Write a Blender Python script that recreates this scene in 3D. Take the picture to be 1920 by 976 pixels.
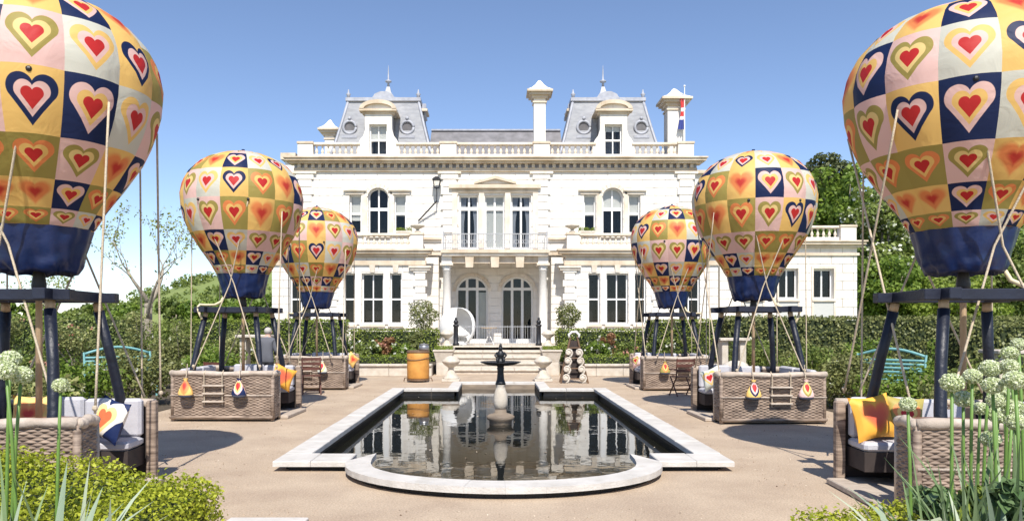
import bpy, math, random
import numpy as np
from mathutils import Vector, Matrix

# ------------------------------------------------------------------ clearing
for o in list(bpy.data.objects):
    bpy.data.objects.remove(o, do_unlink=True)
SC = bpy.context.scene
COL = SC.collection
R = math.radians

# ------------------------------------------------------------------ camera
F_PX, CAM_H, VP_X, HOR_Y = 1400.0, 1.70, 928.0, 609.0
cam_d = bpy.data.cameras.new('camera')
cam = bpy.data.objects.new('camera', cam_d)
COL.objects.link(cam)
cam.location = (0, 0, CAM_H)
cam.rotation_euler = (R(90), 0, 0)
cam_d.sensor_width = 36.0
cam_d.lens = 36.0 * F_PX / 1920.0
cam_d.shift_x = (960 - VP_X) / 1920.0
cam_d.shift_y = (HOR_Y - 488) / 1920.0
cam_d.clip_start = 0.05
cam_d.clip_end = 3000
SC.camera = cam

# ------------------------------------------------------------------ sky, sun, exposure
SUN_EL, SUN_AZ = R(51), R(175)      # azimuth the light comes FROM, measured from +Y towards +X
w = bpy.data.worlds.new('World')
SC.world = w
w.use_nodes = True
nt = w.node_tree
bg = nt.nodes['Background']
sky = nt.nodes.new('ShaderNodeTexSky')
sky.sky_type = 'NISHITA'
sky.sun_disc = False
sky.sun_elevation = SUN_EL
sky.sun_rotation = SUN_AZ
sky.air_density = 0.85
sky.dust_density = 0.0
sky.ozone_density = 3.6
sky.altitude = 50
tint = nt.nodes.new('ShaderNodeMix'); tint.data_type = 'RGBA'; tint.blend_type = 'MULTIPLY'; tint.inputs[0].default_value = 1
tint.inputs[7].default_value = (1.07, 0.985, 0.97, 1)      # even tint of the whole sky
nt.links.new(sky.outputs[0], tint.inputs[6])
nt.links.new(tint.outputs[2], bg.inputs[0])
bg.inputs[1].default_value = 0.13
sun_d = bpy.data.lights.new('sun', 'SUN')
sun_d.energy = 4.6
sun_d.angle = R(0.53)
sun_d.color = (1.0, 0.95, 0.87)
sun = bpy.data.objects.new('sun', sun_d)
COL.objects.link(sun)
sdir = Vector((math.sin(SUN_AZ) * math.cos(SUN_EL), math.cos(SUN_AZ) * math.cos(SUN_EL), math.sin(SUN_EL)))
sun.rotation_euler = sdir.to_track_quat('Z', 'Y').to_euler()
sun.location = sdir * 60
SC.view_settings.view_transform = 'Standard'
SC.view_settings.look = 'None'
SC.view_settings.exposure = 0.50
SC.view_settings.gamma = 1.0
SC.view_settings.use_curve_mapping = False
SC.render.engine = 'CYCLES'

# ------------------------------------------------------------------ helpers
def px(x, y, Y):
    """photo pixel at depth Y -> world point"""
    return Vector(((x - VP_X) / F_PX * Y, Y, CAM_H - (y - HOR_Y) / F_PX * Y))

def tag(o, label=None, cat=None, group=None, kind=None):
    if label: o['label'] = label
    if cat: o['category'] = cat
    if group: o['group'] = group
    if kind: o['kind'] = kind
    return o

def empty(name, loc=(0, 0, 0), rz=0, parent=None):
    o = bpy.data.objects.new(name, None)
    o.empty_display_size = 0.2
    COL.objects.link(o)
    o.location = loc
    o.rotation_euler = (0, 0, rz)
    if parent: o.parent = parent
    return o

def link(name, mesh, parent=None, loc=(0, 0, 0), rot=(0, 0, 0), scale=(1, 1, 1)):
    o = bpy.data.objects.new(name, mesh)
    COL.objects.link(o)
    o.location = loc
    o.rotation_euler = rot
    o.scale = scale
    if parent: o.parent = parent
    return o

def copy_tree(o, parent=None):
    c = o.copy()
    COL.objects.link(c)
    c.parent = parent
    for ch in list(o.children):
        copy_tree(ch, c)
    return c

class MB:
    def __init__(s):
        s.v = []; s.f = []
    def add(s, vs, fs):
        b = len(s.v)
        s.v += [tuple(p) for p in vs]
        s.f += [tuple(i + b for i in f) for f in fs]
        return s
    def box(s, x0, x1, y0, y1, z0, z1):
        vs = [(x0,y0,z0),(x1,y0,z0),(x1,y1,z0),(x0,y1,z0),(x0,y0,z1),(x1,y0,z1),(x1,y1,z1),(x0,y1,z1)]
        return s.add(vs, [(3,2,1,0),(4,5,6,7),(0,1,5,4),(1,2,6,5),(2,3,7,6),(3,0,4,7)])
    def bev(s, x0, x1, y0, y1, z0, z1, c=0.01):
        """box with chamfered top edges and vertical edges"""
        def ring(d, z):
            a = c
            X0, X1, Y0, Y1 = x0 + d, x1 - d, y0 + d, y1 - d
            return [(X0+a,Y0,z),(X1-a,Y0,z),(X1,Y0+a,z),(X1,Y1-a,z),(X1-a,Y1,z),(X0+a,Y1,z),(X0,Y1-a,z),(X0,Y0+a,z)]
        vs = ring(c, z0) + ring(0, z0 + c) + ring(0, z1 - c) + ring(c, z1)
        fs = [tuple(range(7, -1, -1)), tuple(range(24, 32))]
        for k in range(3):
            for i in range(8):
                j = (i + 1) % 8
                fs.append((k*8+i, k*8+j, k*8+8+j, k*8+8+i))
        return s.add(vs, fs)
    def hexa(s, b4, t4):
        return s.add(list(b4) + list(t4), [(3,2,1,0),(4,5,6,7),(0,1,5,4),(1,2,6,5),(2,3,7,6),(3,0,4,7)])
    def tube(s, pts, rad, n=8, caps=True):
        pts = [Vector(p) for p in pts]
        if not hasattr(rad, '__len__'): rad = [rad] * len(pts)
        b = len(s.v)
        prev = None
        for i, p in enumerate(pts):
            if i == 0: t = pts[1] - p
            elif i == len(pts) - 1: t = p - pts[i - 1]
            else: t = pts[i + 1] - pts[i - 1]
            t = t.normalized() if t.length > 1e-9 else Vector((0, 0, 1))
            if prev is None:
                a = Vector((0, 0, 1)) if abs(t.z) < 0.9 else Vector((1, 0, 0))
                u = t.cross(a).normalized()
            else:
                u = prev - t * prev.dot(t)
                u = u.normalized() if u.length > 1e-6 else t.orthogonal().normalized()
            prev = u
            vv = t.cross(u)
            for k in range(n):
                an = 2 * math.pi * k / n
                s.v.append(tuple(p + (u * math.cos(an) + vv * math.sin(an)) * rad[i]))
        for i in range(len(pts) - 1):
            for k in range(n):
                k2 = (k + 1) % n
                s.f.append((b+i*n+k, b+i*n+k2, b+(i+1)*n+k2, b+(i+1)*n+k))
        if caps:
            s.f.append(tuple(b + k for k in range(n - 1, -1, -1)))
            e = b + (len(pts) - 1) * n
            s.f.append(tuple(e + k for k in range(n)))
        return s
    def lathe(s, prof, n=20, c=(0, 0, 0), sq=False, ang0=0.0):
        b = len(s.v)
        for r, z in prof:
            for k in range(n):
                a = ang0 + 2 * math.pi * k / n
                s.v.append((c[0] + r * math.cos(a), c[1] + r * math.sin(a), c[2] + z))
        for i in range(len(prof) - 1):
            for k in range(n):
                k2 = (k + 1) % n
                s.f.append((b+i*n+k, b+i*n+k2, b+(i+1)*n+k2, b+(i+1)*n+k))
        s.f.append(tuple(b + k for k in range(n - 1, -1, -1)))
        e = b + (len(prof) - 1) * n
        s.f.append(tuple(e + k for k in range(n)))
        return s
    def prism_y(s, poly, y0, y1):
        """poly in XZ (counter-clockwise seen from -Y), extruded along Y"""
        n = len(poly)
        vs = [(x, y0, z) for x, z in poly] + [(x, y1, z) for x, z in poly]
        fs = [tuple(range(n)), tuple(range(2*n-1, n-1, -1))]
        for i in range(n):
            j = (i + 1) % n
            fs.append((j, i, n + i, n + j))
        return s.add(vs, fs)
    def prism_z(s, poly, z0, z1):
        n = len(poly)
        vs = [(x, y, z0) for x, y in poly] + [(x, y, z1) for x, y in poly]
        fs = [tuple(range(n-1, -1, -1)), tuple(range(n, 2*n))]
        for i in range(n):
            j = (i + 1) % n
            fs.append((i, j, n + j, n + i))
        return s.add(vs, fs)
    def ball(s, c, r, n=12, m=8, sc=(1, 1, 1)):
        pr = [(max(1e-4, math.sin(math.pi * i / m)) * r, -math.cos(math.pi * i / m) * r) for i in range(m + 1)]
        b = len(s.v)
        s.lathe(pr, n)
        for i in range(b, len(s.v)):
            x, y, z = s.v[i]
            s.v[i] = (c[0] + x * sc[0], c[1] + y * sc[1], c[2] + z * sc[2])
        return s
    def mesh(s, name, mat, smooth=False):
        me = bpy.data.meshes.new(name)
        me.from_pydata(s.v, [], s.f)
        if mat: me.materials.append(mat)
        if smooth:
            me.polygons.foreach_set('use_smooth', [True] * len(me.polygons))
        me.update()
        return me
    def build(s, name, mat, parent=None, smooth=False, loc=(0, 0, 0), rot=(0, 0, 0)):
        return link(name, s.mesh(name, mat, smooth), parent, loc, rot)

# ------------------------------------------------------------------ materials
MATS = {}
def mat(name, col, rough=0.6, noise=None, scale=8.0, bump=0.0, bscale=40.0, spec=0.5, metal=0.0, stretch=(1,1,1), detail=6):
    """principled with object-space noise between two colours and an optional fine bump"""
    m = bpy.data.materials.new(name)
    m.use_nodes = True
    n = m.node_tree.nodes; l = m.node_tree.links
    p = n['Principled BSDF']
    p.inputs['Base Color'].default_value = (*col, 1)
    p.inputs['Roughness'].default_value = rough
    p.inputs['Metallic'].default_value = metal
    p.inputs['Specular IOR Level'].default_value = spec
    tc = n.new('ShaderNodeTexCoord'); mp = n.new('ShaderNodeMapping')
    mp.inputs['Scale'].default_value = stretch
    l.new(tc.outputs['Object'], mp.inputs['Vector'])
    if noise:
        t = n.new('ShaderNodeTexNoise'); t.inputs['Scale'].default_value = scale; t.inputs['Detail'].default_value = detail
        l.new(mp.outputs[0], t.inputs['Vector'])
        r = n.new('ShaderNodeValToRGB')
        r.color_ramp.elements[0].position = 0.3; r.color_ramp.elements[1].position = 0.72
        r.color_ramp.elements[0].color = (*noise, 1); r.color_ramp.elements[1].color = (*col, 1)
        l.new(t.outputs['Fac'], r.inputs[0]); l.new(r.outputs[0], p.inputs['Base Color'])
    if bump > 0:
        t2 = n.new('ShaderNodeTexNoise'); t2.inputs['Scale'].default_value = bscale; t2.inputs['Detail'].default_value = 5
        l.new(mp.outputs[0], t2.inputs['Vector'])
        b = n.new('ShaderNodeBump'); b.inputs['Strength'].default_value = bump; b.inputs['Distance'].default_value = 0.02
        l.new(t2.outputs['Fac'], b.inputs['Height']); l.new(b.outputs[0], p.inputs['Normal'])
    MATS[name] = m
    return m

def leafmat(name, dark, light, trans=0.3, rough=0.45):
    m = bpy.data.materials.new(name); m.use_nodes = True
    n = m.node_tree.nodes; l = m.node_tree.links
    p = n['Principled BSDF']; out = n['Material Output']
    at = n.new('ShaderNodeAttribute'); at.attribute_name = 'rnd'
    r = n.new('ShaderNodeValToRGB')
    r.color_ramp.elements[0].color = (*dark, 1); r.color_ramp.elements[1].color = (*light, 1)
    l.new(at.outputs['Fac'], r.inputs[0])
    l.new(r.outputs[0], p.inputs['Base Color'])
    p.inputs['Roughness'].default_value = rough
    p.inputs['Specular IOR Level'].default_value = 0.35
    tr = n.new('ShaderNodeBsdfTranslucent')
    l.new(r.outputs[0], tr.inputs['Color'])
    mx = n.new('ShaderNodeMixShader'); mx.inputs[0].default_value = trans
    l.new(p.outputs[0], mx.inputs[1]); l.new(tr.outputs[0], mx.inputs[2]); l.new(mx.outputs[0], out.inputs['Surface'])
    MATS[name] = m
    return m

mat('cream', (0.80, 0.765, 0.71), 0.75, (0.74, 0.695, 0.63), 0.9, 0.25, 30)
mat('cream_trim', (0.80, 0.74, 0.655), 0.75, (0.60, 0.50, 0.385), 1.6, 0.3, 25)
mat('cornice', (0.73, 0.64, 0.52), 0.8, (0.50, 0.39, 0.27), 1.3, 0.35, 22)
mat('paint_white', (0.82, 0.81, 0.79), 0.45, (0.76, 0.75, 0.73), 4)
mat('slate', (0.43, 0.435, 0.45), 0.55, (0.31, 0.315, 0.335), 3, 0.5, 18, stretch=(1, 1, 3))
mat('slate_dark', (0.22, 0.21, 0.22), 0.6, (0.13, 0.125, 0.13), 2.5, 0.5, 18)
mat('lead', (0.42, 0.43, 0.47), 0.5, (0.30, 0.31, 0.35), 5)
mat('iron', (0.012, 0.012, 0.016), 0.45, (0.02, 0.02, 0.025), 20)
mat('rail_iron', (0.45, 0.45, 0.46), 0.5, (0.35, 0.35, 0.36), 9)
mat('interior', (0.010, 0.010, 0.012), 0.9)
mat('blind', (0.74, 0.72, 0.67), 0.8, (0.66, 0.64, 0.60), 3)
mat('curtain', (0.30, 0.32, 0.36), 0.85, (0.24, 0.25, 0.29), 6, stretch=(6, 1, 0.4))
mat('door_grey', (0.50, 0.50, 0.47), 0.6)
mat('stone', (0.62, 0.56, 0.48), 0.8, (0.47, 0.41, 0.33), 5, 0.5, 40)
mat('stone_pale', (0.64, 0.585, 0.505), 0.8, (0.47, 0.41, 0.335), 7, 0.4, 40)
mat('coping', (0.63, 0.60, 0.56), 0.7, (0.50, 0.47, 0.43), 3.5, 0.35, 45)
mat('pool_side', (0.36, 0.28, 0.20), 0.7, (0.11, 0.085, 0.065), 1.6, 0.4, 20, stretch=(1, 1, 3))
mat('pool_dark', (0.022, 0.021, 0.02), 0.6, (0.012, 0.012, 0.012), 3, 0.4, 20)
mat('wood_pole', (0.50, 0.36, 0.22), 0.65, (0.38, 0.26, 0.15), 6, 0.2, 30, stretch=(4, 4, 0.6))
mat('wood_deck', (0.52, 0.44, 0.36), 0.75, (0.38, 0.31, 0.25), 5, 0.3, 30, stretch=(1, 5, 1))
mat('table_wood', (0.27, 0.13, 0.07), 0.4, (0.17, 0.08, 0.045), 5, 0.1, 30, stretch=(1, 7, 1))
mat('navy_sleeve', (0.009, 0.012, 0.026), 0.48, (0.006, 0.008, 0.016), 9, 0.5, 14)
mat('navy_beam', (0.012, 0.016, 0.034), 0.5, (0.008, 0.010, 0.022), 5, 0.2, 20)
mat('rope', (0.60, 0.50, 0.37), 0.85, (0.47, 0.38, 0.27), 30, 0.6, 90)
mat('rope_dark', (0.16, 0.12, 0.12), 0.85)
mat('hose', (0.70, 0.60, 0.40), 0.6, (0.60, 0.50, 0.32), 10)
mat('rim_pad', (0.52, 0.44, 0.37), 0.75, (0.36, 0.29, 0.23), 7, 0.4, 30)
mat('seat_grey', (0.50, 0.49, 0.52), 0.9, (0.44, 0.43, 0.46), 12, 0.2, 80)
mat('bench_dark', (0.05, 0.035, 0.03), 0.8, (0.03, 0.022, 0.02), 9)
mat('bag_dark', (0.05, 0.05, 0.07), 0.8)
mat('bronze', (0.022, 0.024, 0.028), 0.42, (0.012, 0.014, 0.016), 12, 0.4, 30, metal=0.2)
mat('orange_drum', (0.66, 0.32, 0.07), 0.6, (0.50, 0.22, 0.045), 4, 0.35, 20)
mat('brown_wood', (0.20, 0.12, 0.07), 0.6, (0.12, 0.07, 0.04), 8)
mat('chair_wood', (0.13, 0.045, 0.03), 0.5, (0.08, 0.03, 0.02), 8)
mat('teal', (0.20, 0.42, 0.42), 0.55, (0.15, 0.34, 0.35), 8)
mat('metal_grey', (0.35, 0.35, 0.36), 0.35, metal=0.7)
mat('white_rod', (0.80, 0.79, 0.76), 0.6, (0.70, 0.69, 0.66), 9)
mat('shell_white', (0.66, 0.62, 0.55), 0.6, (0.42, 0.36, 0.29), 14, 0.4, 40)
mat('white_cloth', (0.80, 0.79, 0.77), 0.9, (0.72, 0.71, 0.69), 5, 0.2, 40)
mat('bark', (0.34, 0.29, 0.23), 0.9, (0.20, 0.165, 0.13), 9, 0.8, 22, stretch=(1, 1, 0.4))
mat('bark_pale', (0.42, 0.36, 0.28), 0.9, (0.20, 0.17, 0.13), 6, 0.8, 20)
mat('stem_green', (0.15, 0.27, 0.05), 0.5, (0.11, 0.20, 0.04), 10)
mat('allium_core', (0.42, 0.50, 0.24), 0.7, (0.30, 0.40, 0.14), 60)
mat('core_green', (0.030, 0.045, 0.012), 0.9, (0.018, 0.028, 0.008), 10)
mat('soil', (0.10, 0.075, 0.05), 0.95, (0.06, 0.045, 0.03), 4, 0.6, 20)
mat('grass', (0.20, 0.24, 0.07), 0.9, (0.12, 0.17, 0.04), 0.06, 0.5, 3)
mat('terracotta', (0.45, 0.20, 0.10), 0.8)
mat('flag_red', (0.55, 0.05, 0.05), 0.8); mat('flag_blue', (0.04, 0.06, 0.25), 0.8); mat('flag_white', (0.75, 0.75, 0.75), 0.8)
mat('skin', (0.55, 0.34, 0.26), 0.5, (0.50, 0.29, 0.22), 8)
mat('hair_grey', (0.50, 0.46, 0.42), 0.8, (0.38, 0.35, 0.32), 30)
leafmat('leaf_box', (0.20, 0.26, 0.014), (0.58, 0.60, 0.065), 0.4)
leafmat('leaf_hedge', (0.075, 0.115, 0.018), (0.32, 0.37, 0.06), 0.3)
leafmat('leaf_lime', (0.14, 0.21, 0.025), (0.33, 0.40, 0.07), 0.4)
leafmat('leaf_rose', (0.065, 0.105, 0.026), (0.44, 0.44, 0.17), 0.3)
leafmat('leaf_fresh', (0.075, 0.14, 0.02), (0.28, 0.38, 0.06), 0.4)
leafmat('leaf_dark', (0.03, 0.045, 0.018), (0.14, 0.16, 0.055), 0.2)
leafmat('leaf_mid', (0.07, 0.115, 0.024), (0.31, 0.37, 0.09), 0.35)
leafmat('leaf_olive', (0.085, 0.11, 0.03), (0.30, 0.31, 0.11), 0.3)
leafmat('leaf_spring', (0.18, 0.22, 0.03), (0.40, 0.42, 0.08), 0.4)
leafmat('leaf_red', (0.16, 0.09, 0.035), (0.40, 0.20, 0.10), 0.3)
leafmat('leaf_strap', (0.09, 0.16, 0.055), (0.24, 0.32, 0.15), 0.25, 0.4)
leafmat('leaf_glaucous', (0.22, 0.30, 0.20), (0.52, 0.56, 0.40), 0.2, 0.5)
leafmat('grit', (0.22, 0.15, 0.09), (0.66, 0.56, 0.44), 0.0, 0.9)
leafmat('petal_white', (0.62, 0.64, 0.48), (0.84, 0.84, 0.76), 0.3, 0.6)
leafmat('petal_allium', (0.50, 0.58, 0.26), (0.82, 0.84, 0.66), 0.3, 0.6)
leafmat('petal_pink', (0.55, 0.22, 0.16), (0.80, 0.45, 0.35), 0.3, 0.6)

def streaks(name, col, amt):
    """rain streaks and grime: tall thin noise over the stone colour"""
    m = MATS[name]; n = m.node_tree.nodes; l = m.node_tree.links; p = n['Principled BSDF']
    src = p.inputs['Base Color'].links[0].from_socket
    tc = n.new('ShaderNodeTexCoord'); mp = n.new('ShaderNodeMapping'); mp.inputs['Scale'].default_value = (3.2, 3.2, 0.28)
    l.new(tc.outputs['Object'], mp.inputs['Vector'])
    t = n.new('ShaderNodeTexNoise'); t.inputs['Scale'].default_value = 1.0; t.inputs['Detail'].default_value = 8; t.inputs['Roughness'].default_value = 0.65
    l.new(mp.outputs[0], t.inputs['Vector'])
    mr = n.new('ShaderNodeMapRange'); mr.inputs['From Min'].default_value = 0.52; mr.inputs['From Max'].default_value = 0.78; mr.inputs['To Max'].default_value = amt
    l.new(t.outputs['Fac'], mr.inputs['Value'])
    mx = n.new('ShaderNodeMix'); mx.data_type = 'RGBA'; l.new(mr.outputs[0], mx.inputs[0]); l.new(src, mx.inputs[6]); mx.inputs[7].default_value = (*col, 1)
    l.new(mx.outputs[2], p.inputs['Base Color'])
streaks('cream', (0.50, 0.43, 0.34), 0.55); streaks('cream_trim', (0.42, 0.34, 0.25), 0.6); streaks('cornice', (0.33, 0.25, 0.17), 0.6); streaks('coping', (0.34, 0.31, 0.25), 0.6)
streaks('stone_pale', (0.36, 0.31, 0.22), 0.6)
# paving: warm bonded gravel, speckled, faintly patchy
def paving_mat():
    m = mat('paving', (0.60, 0.475, 0.365), 0.85)
    n = m.node_tree.nodes; l = m.node_tree.links; p = n['Principled BSDF']
    tc = n.new('ShaderNodeTexCoord')
    a = n.new('ShaderNodeTexNoise'); a.inputs['Scale'].default_value = 1.1; a.inputs['Detail'].default_value = 10; a.inputs['Roughness'].default_value = 0.62
    b = n.new('ShaderNodeTexNoise'); b.inputs['Scale'].default_value = 55; b.inputs['Detail'].default_value = 3
    v = n.new('ShaderNodeTexVoronoi'); v.inputs['Scale'].default_value = 75
    for t in (a, b, v): l.new(tc.outputs['Object'], t.inputs['Vector'])
    r1 = n.new('ShaderNodeValToRGB'); e = r1.color_ramp.elements
    e[0].position = 0.32; e[0].color = (0.40, 0.308, 0.226, 1); e[1].position = 0.68; e[1].color = (0.525, 0.422, 0.312, 1)
    l.new(a.outputs['Fac'], r1.inputs[0])
    r2 = n.new('ShaderNodeValToRGB'); e = r2.color_ramp.elements
    e[0].position = 0.3; e[0].color = (0.74, 0.72, 0.70, 1); e[1].position = 0.7; e[1].color = (1.14, 1.12, 1.1, 1)
    l.new(b.outputs['Fac'], r2.inputs[0])
    mx = n.new('ShaderNodeMix'); mx.data_type = 'RGBA'; mx.blend_type = 'MULTIPLY'; mx.inputs[0].default_value = 1
    l.new(r1.outputs[0], mx.inputs[6]); l.new(r2.outputs[0], mx.inputs[7]); l.new(mx.outputs[2], p.inputs['Base Color'])
    bp = n.new('ShaderNodeBump'); bp.inputs['Strength'].default_value = 0.5; bp.inputs['Distance'].default_value = 0.01
    l.new(v.outputs['Distance'], bp.inputs['Height']); l.new(bp.outputs[0], p.inputs['Normal'])
paving_mat()

def slate_courses(m, sz=5.0):
    """fine slate courses as relief on the steep roofs (too small to pick apart)"""
    n = m.node_tree.nodes; l = m.node_tree.links; p = n['Principled BSDF']
    tc = n.new('ShaderNodeTexCoord'); wv = n.new('ShaderNodeTexWave')
    wv.wave_type = 'BANDS'; wv.bands_direction = 'Z'; wv.wave_profile = 'SAW'; wv.inputs['Scale'].default_value = sz
    wv.inputs['Distortion'].default_value = 0.2
    l.new(tc.outputs['Object'], wv.inputs['Vector'])
    b = n.new('ShaderNodeBump'); b.inputs['Strength'].default_value = 0.6; b.inputs['Distance'].default_value = 0.03
    l.new(wv.outputs['Fac'], b.inputs['Height']); l.new(b.outputs[0], p.inputs['Normal'])
slate_courses(MATS['slate']); slate_courses(MATS['slate_dark'])

def water_mat():
    m = mat('water', (0.012, 0.012, 0.009), 0.015, spec=0.5)
    n = m.node_tree.nodes; l = m.node_tree.links; p = n['Principled BSDF']
    p.inputs['IOR'].default_value = 1.5
    tc = n.new('ShaderNodeTexCoord'); t = n.new('ShaderNodeTexNoise')
    t.inputs['Scale'].default_value = 2.2; t.inputs['Detail'].default_value = 3
    l.new(tc.outputs['Object'], t.inputs['Vector'])
    b = n.new('ShaderNodeBump'); b.inputs['Strength'].default_value = 0.042; b.inputs['Distance'].default_value = 0.05
    l.new(t.outputs['Fac'], b.inputs['Height']); l.new(b.outputs[0], p.inputs['Normal'])
water_mat()

def glass_mat():
    m = bpy.data.materials.new('glass'); m.use_nodes = True
    n = m.node_tree.nodes; l = m.node_tree.links
    n.remove(n['Principled BSDF']); out = n['Material Output']
    tr = n.new('ShaderNodeBsdfTransparent'); tr.inputs[0].default_value = (0.94, 0.95, 0.95, 1)
    gl = n.new('ShaderNodeBsdfGlossy'); gl.inputs['Roughness'].default_value = 0.02
    fr = n.new('ShaderNodeFresnel'); fr.inputs[0].default_value = 1.6
    mx = n.new('ShaderNodeMixShader')
    hf = n.new('ShaderNodeMath'); hf.operation = 'MULTIPLY'; hf.inputs[1].default_value = 0.35
    l.new(fr.outputs[0], hf.inputs[0]); l.new(hf.outputs[0], mx.inputs[0]); l.new(tr.outputs[0], mx.inputs[1]); l.new(gl.outputs[0], mx.inputs[2]); l.new(mx.outputs[0], out.inputs['Surface'])
    MATS['glass'] = m
glass_mat()

def wicker_mat():
    m = mat('wicker', (0.36, 0.26, 0.21), 0.7)
    n = m.node_tree.nodes; l = m.node_tree.links; p = n['Principled BSDF']
    tc = n.new('ShaderNodeTexCoord'); mp = n.new('ShaderNodeMapping'); mp.inputs['Scale'].default_value = (3, 3, 26)
    l.new(tc.outputs['Object'], mp.inputs['Vector'])
    t = n.new('ShaderNodeTexNoise'); t.inputs['Scale'].default_value = 1.3; t.inputs['Detail'].default_value = 5
    l.new(mp.outputs[0], t.inputs['Vector'])
    r = n.new('ShaderNodeValToRGB'); e = r.color_ramp.elements
    e[0].position = 0.32; e[0].color = (0.11, 0.075, 0.055, 1); e[1].position = 0.68; e[1].color = (0.39, 0.295, 0.225, 1)
    l.new(t.outputs['Fac'], r.inputs[0]); l.new(r.outputs[0], p.inputs['Base Color'])
wicker_mat()

# ---- heart print: nested hearts in each cell; colours and cell coordinates are stored on the mesh
def heart_radius(th):
    """distance from the centre to the heart outline in direction th (0 = up), right half"""
    cx, cz, cr = 0.45, 0.36, 0.50
    best = 0.0
    dx, dz = math.sin(th), math.cos(th)
    tip = (0.0, -1.0)
    tx, tz = cx + cr * math.cos(R(-33)), cz + cr * math.sin(R(-33))
    r = 0.0
    while r < 1.6:
        x, z = r * dx, r * dz
        ins = (x - cx) ** 2 + (z - cz) ** 2 <= cr * cr
        if not ins and z <= tz + 0.35:
            lim = tx * (z - tip[1]) / (tz - tip[1])
            ins = z >= tip[1] and x <= min(lim, tx) and z <= 0.42
        if ins: best = r
        r += 0.005
    return best

def heart_mat(name, trans=0.34):
    m = bpy.data.materials.new(name); m.use_nodes = True
    n = m.node_tree.nodes; l = m.node_tree.links
    p = n['Principled BSDF']; out = n['Material Output']
    def math_(op, a, b=None):
        q = n.new('ShaderNodeMath'); q.operation = op
        for i, v in enumerate((a, b)):
            if v is None: continue
            if isinstance(v, (int, float)): q.inputs[i].default_value = v
            else: l.new(v, q.inputs[i])
        return q.outputs[0]
    uv = n.new('ShaderNodeUVMap'); uv.uv_map = 'cell'
    sp = n.new('ShaderNodeSeparateXYZ'); l.new(uv.outputs[0], sp.inputs[0])
    x = math_('ABSOLUTE', sp.outputs[0]); y = sp.outputs[1]
    ang = math_('DIVIDE', math_('ARCTAN2', x, y), math.pi)
    rr = math_('SQRT', math_('ADD', math_('MULTIPLY', x, x), math_('MULTIPLY', y, y)))
    fc = n.new('ShaderNodeFloatCurve'); cv = fc.mapping.curves[0]
    N = 26
    cv.points[0].location = (0, heart_radius(0.001) / 1.2); cv.points[1].location = (1, heart_radius(math.pi - 0.001) / 1.2)
    for i in range(1, N):
        q = cv.points.new(i / N, heart_radius(math.pi * i / N) / 1.2); q.handle_type = 'AUTO'
    fc.mapping.update()
    l.new(ang, fc.inputs['Value'])
    lev = math_('DIVIDE', rr, math_('MULTIPLY', fc.outputs[0], 1.2))
    at = []
    for k in range(4):
        a = n.new('ShaderNodeAttribute'); a.attribute_name = 'c%d' % k; at.append(a)
    soft = math_('ADD', 0.012, math_('MULTIPLY', at[0].outputs['Alpha'], 0.20))
    cur = at[0].outputs['Color']
    for k, th in ((1, 0.89), (2, 0.62), (3, 0.39)):
        mr = n.new('ShaderNodeMapRange'); mr.interpolation_type = 'SMOOTHSTEP'
        l.new(lev, mr.inputs['Value'])
        l.new(math_('SUBTRACT', th, soft), mr.inputs['From Min']); l.new(math_('ADD', th, soft), mr.inputs['From Max'])
        mr.inputs['To Min'].default_value = 1; mr.inputs['To Max'].default_value = 0
        mx = n.new('ShaderNodeMix'); mx.data_type = 'RGBA'
        l.new(mr.outputs[0], mx.inputs[0]); l.new(cur, mx.inputs[6]); l.new(at[k].outputs['Color'], mx.inputs[7])
        cur = mx.outputs[2]
    l.new(cur, p.inputs['Base Color'])
    p.inputs['Roughness'].default_value = 0.55
    p.inputs['Specular IOR Level'].default_value = 0.3
    tr = n.new('ShaderNodeBsdfTranslucent'); l.new(cur, tr.inputs['Color'])
    ms = n.new('ShaderNodeMixShader'); ms.inputs[0].default_value = trans
    l.new(p.outputs[0], ms.inputs[1]); l.new(tr.outputs[0], ms.inputs[2]); l.new(ms.outputs[0], out.inputs['Surface'])
    tc = n.new('ShaderNodeTexCoord'); tn = n.new('ShaderNodeTexNoise'); tn.inputs['Scale'].default_value = 3.5
    l.new(tc.outputs['Object'], tn.inputs['Vector'])
    tn.inputs['Detail'].default_value = 4; tn.inputs['Distortion'].default_value = 1.2
    b = n.new('ShaderNodeBump'); b.inputs['Strength'].default_value = 0.3; b.inputs['Distance'].default_value = 0.05
    l.new(tn.outputs['Fac'], b.inputs['Height']); l.new(b.outputs[0], p.inputs['Normal'])
    MATS[name] = m
heart_mat('heart_fabric')
heart_mat('heart_cushion', 0.02)
mat('skirt_navy', (0.008, 0.024, 0.10), 0.36, (0.005, 0.014, 0.06), 3, 0.6, 6)

NAVY=(0.011,0.023,0.088); PINK=(0.84,0.57,0.52); YEL=(0.88,0.575,0.18); RED=(0.56,0.030,0.030)
OLI=(0.38,0.315,0.085); ORA=(0.82,0.27,0.09); GRY=(0.66,0.67,0.58); PYEL=(0.84,0.64,0.26)
CELL = {'A': (NAVY, PINK, YEL, RED, 0), 'B': (YEL, NAVY, PINK, RED, 0), 'C': (PINK, OLI, PYEL, RED, 0),
        'D': (GRY, YEL, PINK, RED, 0), 'E': (OLI, ORA, YEL, RED, 0), 'F': (YEL, ORA, ORA, (0.58, 0.05, 0.035), 1), 'H': (NAVY, (0.80, 0.74, 0.66), PYEL, (0.78, 0.16, 0.06), 0), 'G': ((0.85, 0.42, 0.06), (0.82, 0.20, 0.06), (0.78, 0.14, 0.06), (0.72, 0.12, 0.06), 1)}

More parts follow.
